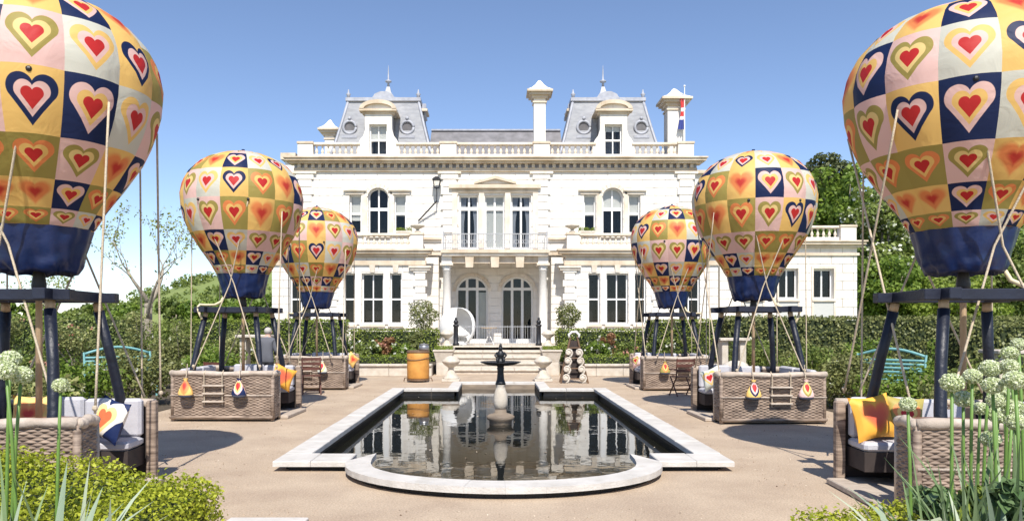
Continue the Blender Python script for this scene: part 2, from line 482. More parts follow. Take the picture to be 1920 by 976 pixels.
def set_attr_colors(me, cells):
    """cells: per polygon (type)"""
    nl = len(me.loops)
    arr = [np.zeros((nl, 4), np.float32) for _ in range(4)]
    for p, c in zip(me.polygons, cells):
        d = CELL[c]
        for li in p.loop_indices:
            for k in range(4):
                arr[k][li, :3] = d[k]
                arr[k][li, 3] = d[4] if k == 0 else 1
    for k in range(4):
        a = me.attributes.new('c%d' % k, 'FLOAT_COLOR', 'CORNER')
        a.data.foreach_set('color', arr[k].ravel())

# ------------------------------------------------------------------ foliage
def leaf_mesh(name, P, size, m, rng, nrm=None, up=0.0, aspect=0.55, rnd=None):
    P = np.asarray(P, float); N = len(P)
    size = np.broadcast_to(np.asarray(size, float), (N,))
    d = rng.normal(size=(N, 3))
    if nrm is not None: d = d * 0.75 + np.asarray(nrm) * 1.0
    d[:, 2] += up
    d /= np.linalg.norm(d, axis=1)[:, None] + 1e-9          # leaf normal
    t = np.cross(d, rng.normal(size=(N, 3))); t /= np.linalg.norm(t, axis=1)[:, None] + 1e-9
    b = np.cross(d, t)
    L = (size * rng.uniform(0.7, 1.3, N))[:, None]
    W = L * aspect
    V = np.empty((N, 4, 3))
    V[:, 0] = P - t * L * 0.5
    V[:, 1] = P + b * W * 0.5 + d * L * 0.10
    V[:, 2] = P + t * L * 0.5 - d * L * 0.08
    V[:, 3] = P - b * W * 0.5 + d * L * 0.10
    me = bpy.data.meshes.new(name)
    me.vertices.add(4 * N); me.vertices.foreach_set('co', V.reshape(-1).astype(np.float32))
    me.loops.add(4 * N); me.loops.foreach_set('vertex_index', np.arange(4 * N, dtype=np.int32))
    me.polygons.add(N); me.polygons.foreach_set('loop_start', np.arange(0, 4 * N, 4, dtype=np.int32))
    if rnd is None: rnd = rng.uniform(0, 1, N)
    a = me.attributes.new('rnd', 'FLOAT', 'POINT'); a.data.foreach_set('value', np.repeat(rnd, 4).astype(np.float32))
    me.materials.append(m)
    me.update(calc_edges=True)
    return me

def clump_points(rng, centers, rads, per):
    """points spread through clumps, biased to their outside; also an outward normal and a per-clump tone"""
    pts, nr, tone = [], [], []
    for c, r in zip(centers, rads):
        k = max(4, int(per * (r / np.mean(rads)) ** 2))
        d = rng.normal(size=(k, 3)); d /= np.linalg.norm(d, axis=1)[:, None]
        rr = rng.uniform(0.35, 1.0, k) ** 0.45
        sc = np.array([1, 1, 0.8])
        pts.append(np.asarray(c) + d * rr[:, None] * r * sc)
        nr.append(d)
        tone.append(np.clip(rng.normal(rng.uniform(0.3, 0.7), 0.22, k), 0, 1))
    return np.concatenate(pts), np.concatenate(nr), np.concatenate(tone)

def crown_centers(rng, rx, ry, rz, cz, n, shell=0.55):
    d = rng.normal(size=(n, 3)); d /= np.linalg.norm(d, axis=1)[:, None]
    rr = rng.uniform(shell, 0.92, n)
    return d * rr[:, None] * np.array([rx, ry, rz]) + np.array([0, 0, cz])

def blossoms(name, rng, P, size, m, parent):
    """small five-leaf flower heads"""
    P = np.repeat(np.asarray(P), 5, axis=0) + rng.normal(scale=size * 0.35, size=(len(P) * 5, 3))
    me = leaf_mesh(name, P, size, m, rng, up=0.6, aspect=0.8)
    return tag(link(name, me, parent), kind='stuff')

def make_bush(name, label, cat, loc, rx, ry, h, leafm, seed, n=2600, leaf=0.07, clumps=26, flower=None, group=None, nfl=30, fsize=0.07):
    rng = np.random.default_rng(seed)
    o = empty(name, loc)
    tag(o, label, cat, group)
    cc = crown_centers(rng, rx * 0.85, ry * 0.85, h * 0.46, h * 0.50, clumps, 0.35)
    cr = rng.uniform(0.20, 0.36, clumps) * min(rx, ry, h) * 1.1
    P, Nn, tone = clump_points(rng, cc, cr, n // clumps)
    keep = P[:, 2] > 0.02
    P, Nn, tone = P[keep], Nn[keep], tone[keep]
    link('foliage', leaf_mesh('foliage', P, leaf, leafm, rng, Nn, 0.35, 0.6, tone), o)
    mb = MB()
    for k in range(7):
        c = cc[k % len(cc)]
        mb.tube([(rng.normal() * 0.04, rng.normal() * 0.04, 0), (c[0] * 0.4, c[1] * 0.4, c[2] * 0.55), tuple(c)], [0.022, 0.016, 0.008], 5)
    mb.build('stem', MATS['bark'], o)
    if flower:
        idx = rng.choice(len(P), min(nfl, len(P)), replace=False)
        top = P[idx] + Nn[idx] * 0.04
        blossoms('blossom', rng, top, fsize, flower, o)
    return o

def hedge_box(name, label, x0, x1, y0, y1, zb, h, leafm, seed, dens=420, leaf=0.055, group=None, hfun=None, cat='hedge'):
    """clipped hedge: leaf-covered block with a darker woody core; hfun(x,y) can vary the top height"""
    rng = np.random.default_rng(seed)
    o = empty(name, ((x0 + x1) / 2, (y0 + y1) / 2, zb)); tag(o, label, cat, group)
    W, D = x1 - x0, y1 - y0
    hf = hfun or (lambda x, y: np.full_like(x, h))
    pts, nrm = [], []
    def face(nf, fx):
        p, nn = fx(nf); pts.append(p); nrm.append(np.broadcast_to(nn, p.shape))
    jit = lambda k: rng.normal(scale=0.022, size=k)
    k = int(dens * W * D)
    x = rng.uniform(-W/2, W/2, k); y = rng.uniform(-D/2, D/2, k)
    pts.append(np.stack([x, y, hf(x, y) + jit(k) + rng.uniform(-0.05, 0.03, k)], 1)); nrm.append(np.broadcast_to([0, 0, 1.0], (k, 3)))
    for sx in (-1, 1):
        k = int(dens * D * h); y = rng.uniform(-D/2, D/2, k); x = np.full(k, sx * W/2)
        pts.append(np.stack([x + jit(k) + rng.uniform(-0.03, 0.03, k), y, rng.uniform(0, 1, k) * hf(x, y)], 1)); nrm.append(np.broadcast_to([sx, 0, 0.2], (k, 3)))
    k = int(dens * W * h); x = rng.uniform(-W/2, W/2, k); y = np.full(k, -D/2)
    pts.append(np.stack([x, y + jit(k) + rng.uniform(-0.03, 0.03, k), rng.uniform(0, 1, k) * hf(x, y)], 1)); nrm.append(np.broadcast_to([0, -1, 0.2], (k, 3)))
    k = int(dens * 0.4 * W * h); x = rng.uniform(-W/2, W/2, k); y = np.full(k, D/2)
    pts.append(np.stack([x, y + jit(k), rng.uniform(0, 1, k) * hf(x, y)], 1)); nrm.append(np.broadcast_to([0, 1, 0.2], (k, 3)))
    P = np.concatenate(pts); Nn = np.concatenate(nrm)
    # lumps: push points in and out by a smooth field
    f = np.sin(P[:, 0] * 5.1 + seed) * np.sin(P[:, 1] * 4.3 + 1.3 * seed) + np.sin(P[:, 0] * 11 + P[:, 2] * 9) * 0.5
    P = P + Nn * (f * 0.022)[:, None]
    tone = np.clip(rng.normal(0.5, 0.24, len(P)) + f * 0.10, 0, 1)
    link('foliage', leaf_mesh('foliage', P, leaf, leafm, rng, Nn, 0.15, 0.62, tone), o)
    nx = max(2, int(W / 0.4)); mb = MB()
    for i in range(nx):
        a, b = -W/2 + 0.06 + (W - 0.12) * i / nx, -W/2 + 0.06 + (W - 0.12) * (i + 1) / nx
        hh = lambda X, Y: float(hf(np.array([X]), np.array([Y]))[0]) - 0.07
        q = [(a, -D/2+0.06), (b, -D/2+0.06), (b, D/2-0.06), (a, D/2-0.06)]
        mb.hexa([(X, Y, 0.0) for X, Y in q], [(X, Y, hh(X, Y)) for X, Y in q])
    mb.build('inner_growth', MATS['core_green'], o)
    return o

def make_tree(name, label, loc, h, trunk_h, rx, ry, rz, leafm, seed, n=9000, leaf=0.28, clumps=60, bark='bark', flower=None, group=None, tr=0.22, shell=0.4, conic=False):
    rng = np.random.default_rng(seed)
    o = empty(name, loc); tag(o, label, 'tree', group)
    cz = h - rz
    cc = crown_centers(rng, rx * 0.86, ry * 0.86, rz * 0.88, cz, clumps, shell)
    if conic:
        f = np.clip((h - cc[:, 2]) / (2 * rz), 0.12, 1)
        cc[:, 0] *= 0.35 + 0.8 * f; cc[:, 1] *= 0.35 + 0.8 * f
    cr = rng.uniform(0.16, 0.34, clumps) * min(rx, rz)
    P, Nn, tone = clump_points(rng, cc, cr, n // clumps)
    keep = P[:, 2] > 0.2
    P, Nn, tone = P[keep], Nn[keep], tone[keep]
    link('crown', leaf_mesh('crown', P, leaf, leafm, rng, Nn, 0.3, 0.62, tone), o)
    mb = MB()
    lean = rng.normal(size=2) * 0.15
    mb.tube([(0, 0, 0), (lean[0] * 0.4, lean[1] * 0.4, trunk_h * 0.5), (lean[0], lean[1], trunk_h), (lean[0], lean[1], cz + rz * 0.3)], [tr, tr * 0.8, tr * 0.62, tr * 0.25], 8)
    for k in range(12):
        c = cc[k]
        z0 = trunk_h * rng.uniform(0.7, 1.1)
        mb.tube([(lean[0], lean[1], z0), (c[0] * 0.5, c[1] * 0.5, (z0 + c[2]) / 2), tuple(c)], [tr * 0.4, tr * 0.25, tr * 0.08], 5)
    mb.build('trunk', MATS[bark], o, True)
    if flower:
        idx = rng.choice(len(P), len(P) // 8, replace=False)
        idx = idx[P[idx][:, 2] > cz - rz * 0.3]
        me = leaf_mesh('blossom', P[idx] + Nn[idx] * 0.08, leaf * 0.9, flower, rng, Nn[idx], 0.3, 0.8)
        tag(link('blossom', me, o), kind='stuff')
    return o

# ================================================================== SETTING
def sheet(name, poly, z, m, holes=None):
    me = bpy.data.meshes.new(name)
    me.from_pydata([(x, y, z) for x, y in poly], [], [tuple(range(len(poly)))])
    me.materials.append(m)
    return tag(link(name, me), kind='structure')

# pool plan (metres, camera at origin looking along +Y)
PC = 0.10                                   # pool centre line
PX = 2.68                                   # outer half width of the coping
P_F, P_B = 8.65, 18.80                      # front and back outer lines
AR, AS = 1.82, 1.42                         # half chord and depth of the front apse (outer)
CW = 0.33
def apse(half, depth, n=28):
    """points of the front apse from left to right (plan)"""
    return [(PC - half * math.cos(math.pi * i / n), P_F + 0.02 - depth * math.sin(math.pi * i / n)) for i in range(n + 1)]
WATER_Z = -0.06

# ground outside the pool: one sheet to the horizon with the pool cut out as a notch polygon
def ground():
    b = 2500
    inner = [(PC - PX + 0.15, P_F + 0.2), (PC - PX + 0.15, P_B - 0.2), (PC - 1.05, P_B - 0.2), (PC - 1.05, 20.7), (PC + 1.05, 20.7), (PC + 1.05, P_B - 0.2),
             (PC + PX - 0.15, P_B - 0.2), (PC + PX - 0.15, P_F + 0.2)]
    ap = apse(AR - 0.15, AS - 0.1, 16)[::-1]
    inner = inner + ap                      # clockwise ring
    outer = [(-b, -60), (-b, b), (b, b), (b, -60)]
    import bmesh
    bm = bmesh.new()
    ov = [bm.verts.new((x, y, 0)) for x, y in outer]; iv = [bm.verts.new((x, y, 0)) for x, y in inner]
    es = [bm.edges.new((ov[i], ov[(i + 1) % len(ov)])) for i in range(len(ov))] + [bm.edges.new((iv[i], iv[(i + 1) % len(iv)])) for i in range(len(iv))]
    bmesh.ops.triangle_fill(bm, use_beauty=True, edges=es)
    # drop faces that fall inside the pool
    for f in list(bm.faces):
        c = f.calc_center_median()
        if PC - PX + 0.2 < c.x < PC + PX - 0.2 and P_F + 0.3 < c.y < P_B - 0.3: bm.faces.remove(f)
    for f in bm.faces:
        if f.normal.z < 0: f.normal_flip()
    me = bpy.data.meshes.new('ground'); bm.to_mesh(me); bm.free()
    me.materials.append(MATS['paving'])
    return tag(link('ground', me), kind='structure')
ground()
# lawns and soil beyond the paved court
sheet('lawn', [(-400, -20), (-400, 700), (-40, 700), (-13, 40), (-13, -20)][::-1], 0.004, MATS['grass'])
sheet('lawn', [(400, -20), (400, 700), (40, 700), (13, 40), (13, -20)], 0.004, MATS['grass'])
sheet('flower_bed', [(-13, 8.5), (-6.6, 8.5), (-6.6, 24.0), (-13, 24.0)], 0.008, MATS['soil'])
sheet('flower_bed', [(6.6, 8.5), (13, 8.5), (13, 24.0), (6.6, 24.0)], 0.008, MATS['soil'])
sheet('pool_floor', [(-2.9, 6.8), (3.1, 6.8), (3.1, 21), (-2.9, 21)], -0.75, MATS['pool_dark'])

# water
wp = [(PC - PX + 0.31, P_F + 0.3), (PC - AR + 0.2, P_F + 0.3)]
wp = [(PC - PX + 0.2, P_B - 0.25), (PC - PX + 0.2, P_F + 0.35), (PC - AR + 0.2, P_F + 0.35)] + apse(AR - 0.2, AS - 0.2, 24) + \
     [(PC + AR - 0.2, P_F + 0.35), (PC + PX - 0.2, P_F + 0.35), (PC + PX - 0.2, P_B - 0.25), (PC + 1.1, P_B - 0.25), (PC + 1.1, 20.75), (PC - 1.1, 20.75), (PC - 1.1, P_B - 0.25)]
sheet('pond_water', wp, WATER_Z, MATS['water'])

# pool walls (below the coping) and coping stones one by one
pw = empty('pool_wall', (0, 0, 0)); tag(pw, kind='structure')
def pool_wall_run(a, b, m, t=0.10, z0=-0.75, z1=0.055):
    a, b = Vector((a[0], a[1], 0)), Vector((b[0], b[1], 0))
    d = (b - a).normalized(); nr = Vector((-d.y, d.x, 0)) * t * 0.5
    q = [a - nr, b - nr, b + nr, a + nr]
    mb = MB(); mb.hexa([(p.x, p.y, z0) for p in q], [(p.x, p.y, z1) for p in q])
    return mb.build('wall_section', m, pw)
xl, xr = PC - PX + 0.16, PC + PX - 0.16
pool_wall_run((xl, P_F + 0.18), (xl, P_B - 0.16), MATS['pool_dark'])
pool_wall_run((xr, P_F + 0.18), (xr, P_B - 0.16), MATS['pool_dark'])
for s in (-1, 1):
    xa = PC + s * AR - s * 0.2; xb = xl if s < 0 else xr
    pool_wall_run((xa, P_F + 0.17), (xb, P_F + 0.17), MATS['pool_dark'])
    pool_wall_run((PC + s * 1.06, P_B - 0.17), (xb, P_B - 0.17), MATS['pool_side'])
    pool_wall_run((PC + s * 1.06, P_B - 0.22), (PC + s * 1.06, 20.65), MATS['pool_dark'])
pool_wall_run((PC - 1.06, 20.6), (PC + 1.06, 20.6), MATS['pool_side'])
ap = apse(AR - 0.16, AS - 0.13, 26)
for i in range(26):
    pool_wall_run(ap[i], ap[i + 1], MATS['pool_dark'])

rs = random.Random(5)
def coping_stone(q, z0=0.06, z1=0.125):
    """q: four plan corners"""
    c = Vector((sum(p[0] for p in q) / 4, sum(p[1] for p in q) / 4))
    qs = [Vector(p) + (c - Vector(p)).normalized() * 0.004 for p in q]
    q2 = [p + (c - p).normalized() * 0.012 for p in qs]
    dz = rs.uniform(-0.003, 0.003)
    mb = MB()
    v = [(p.x, p.y, z0) for p in qs] + [(p.x, p.y, z1 - 0.010 + dz) for p in qs] + [(p.x, p.y, z1 + dz) for p in q2]
    f = [(3, 2, 1, 0), (8, 9, 10, 11)]
    for k in (0, 4):
        for i in range(4): f.append((k + i, k + (i + 1) % 4, k + 4 + (i + 1) % 4, k + 4 + i))
    mb.add(v, f); mb.build('coping_stone', MATS['coping'], pw)
L = 0.95
y = P_F + 0.55
ns = 10
for i in range(ns):
    ya, yb = y + (P_B - y) * i / ns, y + (P_B - y) * (i + 1) / ns
    if i == ns - 1: yb = P_B
    coping_stone([(PC - PX, ya), (PC - PX + CW, ya), (PC - PX + CW, yb), (PC - PX, yb)])
    coping_stone([(PC + PX - CW, ya), (PC + PX, ya), (PC + PX, yb), (PC + PX - CW, yb)])
for s in (-1, 1):
    # front runs beside the apse
    e0, e1 = PC + s * PX, PC + s * (AR - 0.02)
    xm = (e0 + e1) / 2
    for a, b in ((e0, xm), (xm, e1)):
        a, b = min(a, b), max(a, b)
        coping_stone([(a, P_F), (b, P_F), (b, P_F + 0.55), (a, P_F + 0.55)])
    # back runs and the sides of the rear recess
    a, b = sorted((PC + s * (PX - CW), PC + s * 1.0))
    m_ = (a + b) / 2
    for u, v in ((a, m_), (m_, b)):
        coping_stone([(u, P_B - CW), (v, P_B - CW), (v, P_B), (u, P_B)])
    a, b = sorted((PC + s * 1.0, PC + s * 1.28))
    for k in range(2):
        coping_stone([(a, P_B + 0.01 + k * 0.9), (b, P_B + 0.01 + k * 0.9), (b, P_B + 0.91 + k * 0.9), (a, P_B + 0.91 + k * 0.9)])
for k in range(3):
    coping_stone([(PC - 1.28 + 0.854 * k, 20.62), (PC - 1.28 + 0.854 * (k + 1), 20.62), (PC - 1.28 + 0.854 * (k + 1), 20.92), (PC - 1.28 + 0.854 * k, 20.92)])
ao, ai = apse(AR, AS, 28), apse(AR - 0.26, AS - CW, 28)
# inner edge of the apse starts at the inner line of the front run
ai = [(x, yy + (0.53 * (1 - math.sin(math.pi * i / 28)) ** 6)) for i, (x, yy) in enumerate(ai)]
for g in range(14):
    i = g * 2
    mbq = [ao[i], ao[i + 1], ao[i + 2], ai[i + 2], ai[i + 1], ai[i]]
    mb = MB(); dz = rs.uniform(-0.003, 0.003)
    mb.prism_z([(p[0] * 0.997 + 0.003 * mbq[1][0], p[1]) for p in mbq], 0.06, 0.125 + dz)
    mb.build('coping_stone', MATS['coping'], pw)
sl = MB().bev(-2.30, -1.62, 5.7, 6.50, 0.0, 0.03, 0.006).build('paving_slab', MATS['coping'])
tag(sl, kind='structure')

# steps, terrace and raised beds before the house
steps = empty('garden_steps', (0, 0, 0)); tag(steps, kind='structure')
SW = 1.75
for i in range(5):
    y0 = 26.0 + 1.2 * i
    n = 3
    for k in range(n):
        a, b = PC - SW + 2 * SW * k / n, PC - SW + 2 * SW * (k + 1) / n
        MB().bev(a + 0.003, b - 0.003, y0 - 0.04, y0 + 1.24, 0.17 * i + 0.10, 0.17 * (i + 1), 0.012).build('step_slab', MATS['stone_pale'], steps)
    MB().box(PC - SW, PC + SW, y0 + 0.02, y0 + 1.22, 0.17 * i - 0.05, 0.17 * i + 0.098).build('riser', MATS['stone'], steps)
for s in (-1, 1):
    a, b = sorted((PC + s * SW, PC + s * (SW + 0.42)))
    MB().box(a + 0.002, b, 26.1, 28.6, 0, 0.42).build('cheek_wall', MATS['stone'], steps)
    MB().box(a + 0.002, b, 28.602, 30.8, 0, 0.78).build('cheek_wall', MATS['stone_pale'], steps)
MB().box(PC - SW, PC + SW, 26.6, 30.9, -0.1, 0.04).build('footing', MATS['stone'], steps)
tag(MB().box(-16, 16, 30.82, 34.4, 0.0, 0.845).build('terrace', MATS['stone_pale']), kind='structure')
for s in (-1, 1):
    a, b = sorted((PC + s * 2.20, PC + s * 15.0))
    bed = empty('raised_bed', (0, 0, 0)); tag(bed, kind='structure')
    MB().box(a, b, 25.16, 30.8, 0.0, 0.30).build('soil', MATS['soil'], bed)
    x = a
    while x < b - 0.05:
        x2 = min(b, x + rs.uniform(0.75, 1.15))
        MB().bev(x + 0.004, x2 - 0.004, 24.8, 25.15, 0.0, 0.33, 0.012).build('wall_stone', MATS['stone'], bed)
        MB().bev(x + 0.003, x2 - 0.003, 24.74, 25.22, 0.332, 0.40, 0.012).build('cap_stone', MATS['stone_pale'], bed)
        x = x2

def loose_grit():
    rng = np.random.default_rng(21); n = 9000
    y_ = rng.uniform(5.4, 20.0, n) ** 1.0; x_ = rng.uniform(-6.3, 6.3, n)
    inside = (np.abs(x_ - PC) < PX + 0.02) & (y_ > 6.9)
    x_, y_ = x_[~inside], y_[~inside]; n = len(x_)
    P = np.stack([x_, y_, np.full(n, 0.006)], 1)
    o = link('loose_grit', leaf_mesh('loose_grit', P, rng.uniform(0.006, 0.020, n), MATS['grit'], rng, None, 1.2, 0.8))
    tag(o, 'scattered grit and dry leaf bits on the paving', 'grit', kind='stuff')
loose_grit()
def floating_leaves():
    rng = np.random.default_rng(5); n = 90
    x_ = PC + rng.uniform(-2.2, 2.2, n); y_ = 9.3 + 9.0 * rng.uniform(0, 1, n) ** 0.7
    o = link('floating_leaves', leaf_mesh('floating_leaves', np.stack([x_, y_, np.full(n, WATER_Z + 0.006)], 1), rng.uniform(0.02, 0.055, n), MATS['grit'], rng, None, 9.0, 0.6))
    tag(o, 'dry leaves and petals floating on the pond', 'leaves', kind='stuff')
floating_leaves()
# hills
def hill(name, cx, cy, rx, ry, h, m, seed):
    rng = np.random.default_rng(seed)
    n = 40; vs = []; fs = []
    for i in range(n + 1):
        for j in range(n + 1):
            u, v = i / n * 2 - 1, j / n * 2 - 1
            r = math.hypot(u, v)
            z = h * max(0, math.cos(min(1, r) * math.pi / 2)) ** 1.4 * (1 + 0.08 * math.sin(u * 7 + seed) * math.cos(v * 5))
            vs.append((cx + u * rx, cy + v * ry, z - 0.4))
    for i in range(n):
        for j in range(n):
            a = i * (n + 1) + j
            fs.append((a, a + n + 1, a + n + 2, a + 1))
    me = bpy.data.meshes.new(name); me.from_pydata(vs, [], fs); me.materials.append(m)
    me.polygons.foreach_set('use_smooth', [True] * len(fs))
    return tag(link(name, me), kind='structure')
hill('hill', -30, 330, 170, 120, 40, MATS['grass'], 1)
def hillside_wood():
    rng = np.random.default_rng(8)
    n = 260
    u = rng.uniform(-0.95, 0.3, n); v = rng.uniform(-0.9, 0.1, n)
    keep = np.hypot(u, v) < 0.97; u, v = u[keep], v[keep]
    z = 40 * np.cos(np.minimum(1, np.hypot(u, v)) * math.pi / 2) ** 1.4
    c = np.stack([-30 + u * 170, 330 + v * 120, z + 0.5], 1)
    P, Nn, tone = clump_points(rng, c, rng.uniform(1.6, 4.2, len(c)), 110)
    o = link('hillside_wood', leaf_mesh('hillside_wood', P, 1.0, MATS['leaf_mid'], rng, Nn, 0.4, 0.7, tone))
    tag(o, 'far-off scrub and trees scattered over the hill on the left', 'woodland', kind='stuff')
hillside_wood()
hill('hill', 120, 190, 130, 110, 30, MATS['grass'], 4)

# ================================================================== HOUSE
HY = 34.0
def hx(x, d=0.0): return (x - VP_X) / F_PX * (HY + d)
def hz(y, d=0.0): return CAM_H + (HOR_Y - y) / F_PX * (HY + d)
house = empty('mansion', (0, HY, 0))
tag(house, 'cream stone country mansion with twin slate mansard roofs behind the pond', 'house')

def split_rows(z0, z1, holes, course):
    zs = {z0, z1}
    for h in holes:
        for z in h[2:4]:
            if z0 < z < z1: zs.add(z)
    zs = sorted(zs)
    return zs
def free_spans(x0, x1, za, zb, holes):
    zc = (za + zb) / 2
    cuts = sorted([(max(x0, h[0]), min(x1, h[1])) for h in holes if h[2] < zc < h[3] and h[1] > x0 and h[0] < x1])
    out = []; x = x0
    for a, b in cuts:
        if a > x: out.append((x, a))
        x = max(x, b)
    if x < x1: out.append((x, x1))
    return out
def ashlar(parent, x0, x1, z0, z1, y, holes=(), depth=0.40, course=0.37, block=1.05, joint=0.026, m='cream', name='wall', seed=0, proud=0.04):
    """stone wall with real openings: a solid body and slightly proud courses with recessed joints"""
    mb = MB()
    zs = split_rows(z0, z1, holes, course)
    for za, zb in zip(zs[:-1], zs[1:]):
        for a, b in free_spans(x0, x1, za, zb, holes):
            mb.box(a, b, y + proud, y + depth, za, zb)
    nrow = max(1, round((z1 - z0) / course)); ch = (z1 - z0) / nrow
    r_ = random.Random(seed)
    for r in range(nrow):
        ra, rb = z0 + r * ch, z0 + (r + 1) * ch
        sub = [ra] + [z for z in zs if ra + 1e-6 < z < rb - 1e-6] + [rb]
        off = (r % 2) * block * 0.5
        for za, zb in zip(sub[:-1], sub[1:]):
            lo = za + (joint / 2 if za == ra else 0); hi = zb - (joint / 2 if zb == rb else 0)
            if hi - lo < 0.01: continue
            for a, b in free_spans(x0, x1, za, zb, holes):
                cuts = [a]
                k = math.ceil((a - x0 - off) / block + 0.15)
                while x0 + off + k * block < b - 0.15:
                    c = x0 + off + k * block
                    if c > a + 0.15: cuts.append(c)
                    k += 1
                cuts.append(b)
                for u, v in zip(cuts[:-1], cuts[1:]):
                    uu = u + (joint / 2 if u != a else 0); vv = v - (joint / 2 if v != b else 0)
                    mb.box(uu, vv, y + r_.uniform(0, 0.006), y + proud + 0.002, lo, hi)
    return mb.build(name, MATS[m], parent)

def arc_pts(cx, z_spring, half, rise, n=14):
    return [(cx - half * math.cos(math.pi * i / n), z_spring + rise * math.sin(math.pi * i / n)) for i in range(n + 1)]

def window(parent, x0, x1, z0, z1, y, arch=0.0, mull=(), trans=(), blind=0.0, curtain=None, frame=0.06, name='window', sill=True, door=False, surround=0.13, solid=()):
    """joinery set back in the opening; children: pane(s), blind, curtain, sill. arch = rise of a round head"""
    yy = y + 0.22
    mb = MB()
    zt = z1 - arch
    mb.box(x0, x0 + frame, yy, yy + 0.08, z0, zt); mb.box(x1 - frame, x1, yy, yy + 0.08, z0, zt)
    mb.box(x0 + frame, x1 - frame, yy, yy + 0.08, z0, z0 + frame * (2.2 if door else 1.2))
    cx, hf = (x0 + x1) / 2, (x1 - x0) / 2
    if arch > 0:
        o = arc_pts(cx, zt, hf, arch); i_ = arc_pts(cx, zt, hf - frame, arch - frame)
        for k in range(len(o) - 1):
            mb.prism_y([o[k], i_[k], i_[k + 1], o[k + 1]], yy, yy + 0.08)
    else:
        mb.box(x0 + frame, x1 - frame, yy, yy + 0.08, z1 - frame, z1)
    def top_at(x):
        if arch <= 0: return z1 - frame
        u = min(1, abs(x - cx) / (hf - frame)); return zt + (arch - frame) * math.sqrt(max(0, 1 - u * u))
    for f, wd in mull:
        x = x0 + (x1 - x0) * f
        mb.box(x - wd / 2, x + wd / 2, yy + 0.008, yy + 0.07, z0 + frame, top_at(x) + 0.01)
    for f, wd in trans:
        z = z0 + (z1 - z0) * f
        mb.box(x0 + frame, x1 - frame, yy - 0.006, yy + 0.075, z - wd / 2, z + wd / 2)
    wn = mb.build(name, MATS['paint_white'], parent)
    # panes
    xs = [x0 + frame] + [x0 + (x1 - x0) * f for f, _ in mull] + [x1 - frame]
    for a, b in zip(xs[:-1], xs[1:]):
        top = min(top_at(a + 0.01), top_at(b - 0.01)) if arch <= 0 else None
        if arch > 0:
            pl = [(a, z0 + frame), (b, z0 + frame)] + [(b - (b - a) * t / 6, top_at(b - (b - a) * t / 6)) for t in range(7)]
        else:
            pl = [(a, z0 + frame), (b, z0 + frame), (b, z1 - frame), (a, z1 - frame)]
        MB().prism_y(pl, yy + 0.035, yy + 0.043).build('pane', MATS['glass'], wn)
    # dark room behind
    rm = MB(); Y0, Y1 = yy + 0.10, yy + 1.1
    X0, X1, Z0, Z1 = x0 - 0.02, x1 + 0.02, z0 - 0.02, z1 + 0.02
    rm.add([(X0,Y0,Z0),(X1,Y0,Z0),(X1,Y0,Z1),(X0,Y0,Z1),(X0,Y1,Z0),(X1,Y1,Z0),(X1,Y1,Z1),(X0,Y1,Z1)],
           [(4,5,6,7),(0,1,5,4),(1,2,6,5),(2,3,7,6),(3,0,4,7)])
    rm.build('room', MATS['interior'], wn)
    if blind > 0:
        zb = z1 - frame - (z1 - z0) * blind
        MB().box(x0 + frame + 0.01, x1 - frame - 0.01, yy + 0.085, yy + 0.094, zb, z1 - frame).build('blind', MATS['blind'], wn)
    if curtain:
        for s in (-1, 1):
            edge = x0 + frame if s < 0 else x1 - frame
            w_ = (x1 - x0) * 0.30; N = 9
            vs = []; fs = []
            for k in range(N + 1):
                for t in range(7):
                    f = t / 6
                    pinch = 0.45 + 0.55 * abs(f - 0.4) / 0.6
                    vs.append((edge - s * w_ * pinch * k / N, yy + 0.10 + 0.03 * math.sin(k * 2.3), z0 + frame + (zt - z0 - 2 * frame) * f))
            for k in range(N):
                for t in range(6):
                    a = k * 7 + t; fs.append((a, a + 7, a + 8, a + 1))
            MB().add(vs, fs).build('curtain', MATS[curtain], wn, True)
    for a, b in solid:
        xa, xb = x0 + (x1 - x0) * a, x0 + (x1 - x0) * b
        MB().box(xa, xb, yy + 0.086, yy + 0.10, z0 + frame, zt - 0.05).build('door_panel', MATS['door_grey'], wn)
    if sill:
        MB().bev(x0 - 0.08, x1 + 0.08, y - 0.10, y + 0.25, z0 - 0.12, z0 - 0.004, 0.012).build('sill', MATS['cream_trim'], wn)
    return wn

def arch_fill(parent, x0, x1, z_spring, rise, z_top, y, depth, m='cream'):
    """masonry between a round head and the square top of its hole"""
    cx, hf = (x0 + x1) / 2, (x1 - x0) / 2
    o = arc_pts(cx, z_spring, hf, rise, 16)
    mb = MB()
    for k in range(16):
        (xa, za), (xb, zb) = o[k], o[k + 1]
        if xb - xa < 1e-5: continue
        mb.prism_y([(xa, za), (xb, zb), (xb, z_top), (xa, z_top)], y, y + depth)
    return mb.build('arch_infill', MATS[m], parent)

def arch_ring(parent, x0, x1, z_spring, rise, wd, y, name='voussoir', m='cream_trim', n=9):
    cx, hf = (x0 + x1) / 2, (x1 - x0) / 2
    for k in range(n):
        a0, a1 = math.pi * (k + 0.03) / n, math.pi * (k + 0.97) / n
        am = (a0 + a1) / 2
        def pt(a, e): return (cx - (hf + e) * math.cos(a), z_spring + (rise + e) * math.sin(a))
        MB().prism_y([pt(a0, 0), pt(am, 0), pt(a1, 0), pt(a1, wd), pt(am, wd), pt(a0, wd)][::1], y - 0.05, y + 0.05).build(name, MATS[m], parent)

def moulding(mb, x0, x1, y, prof, end=True):
    """horizontal moulding: prof = [(projection, z0, z1)...], returned at both ends"""
    for p, a, b in prof:
        e = p if end else 0
        mb.box(x0 - e, x1 + e, y - p, y + 0.3, a, b)

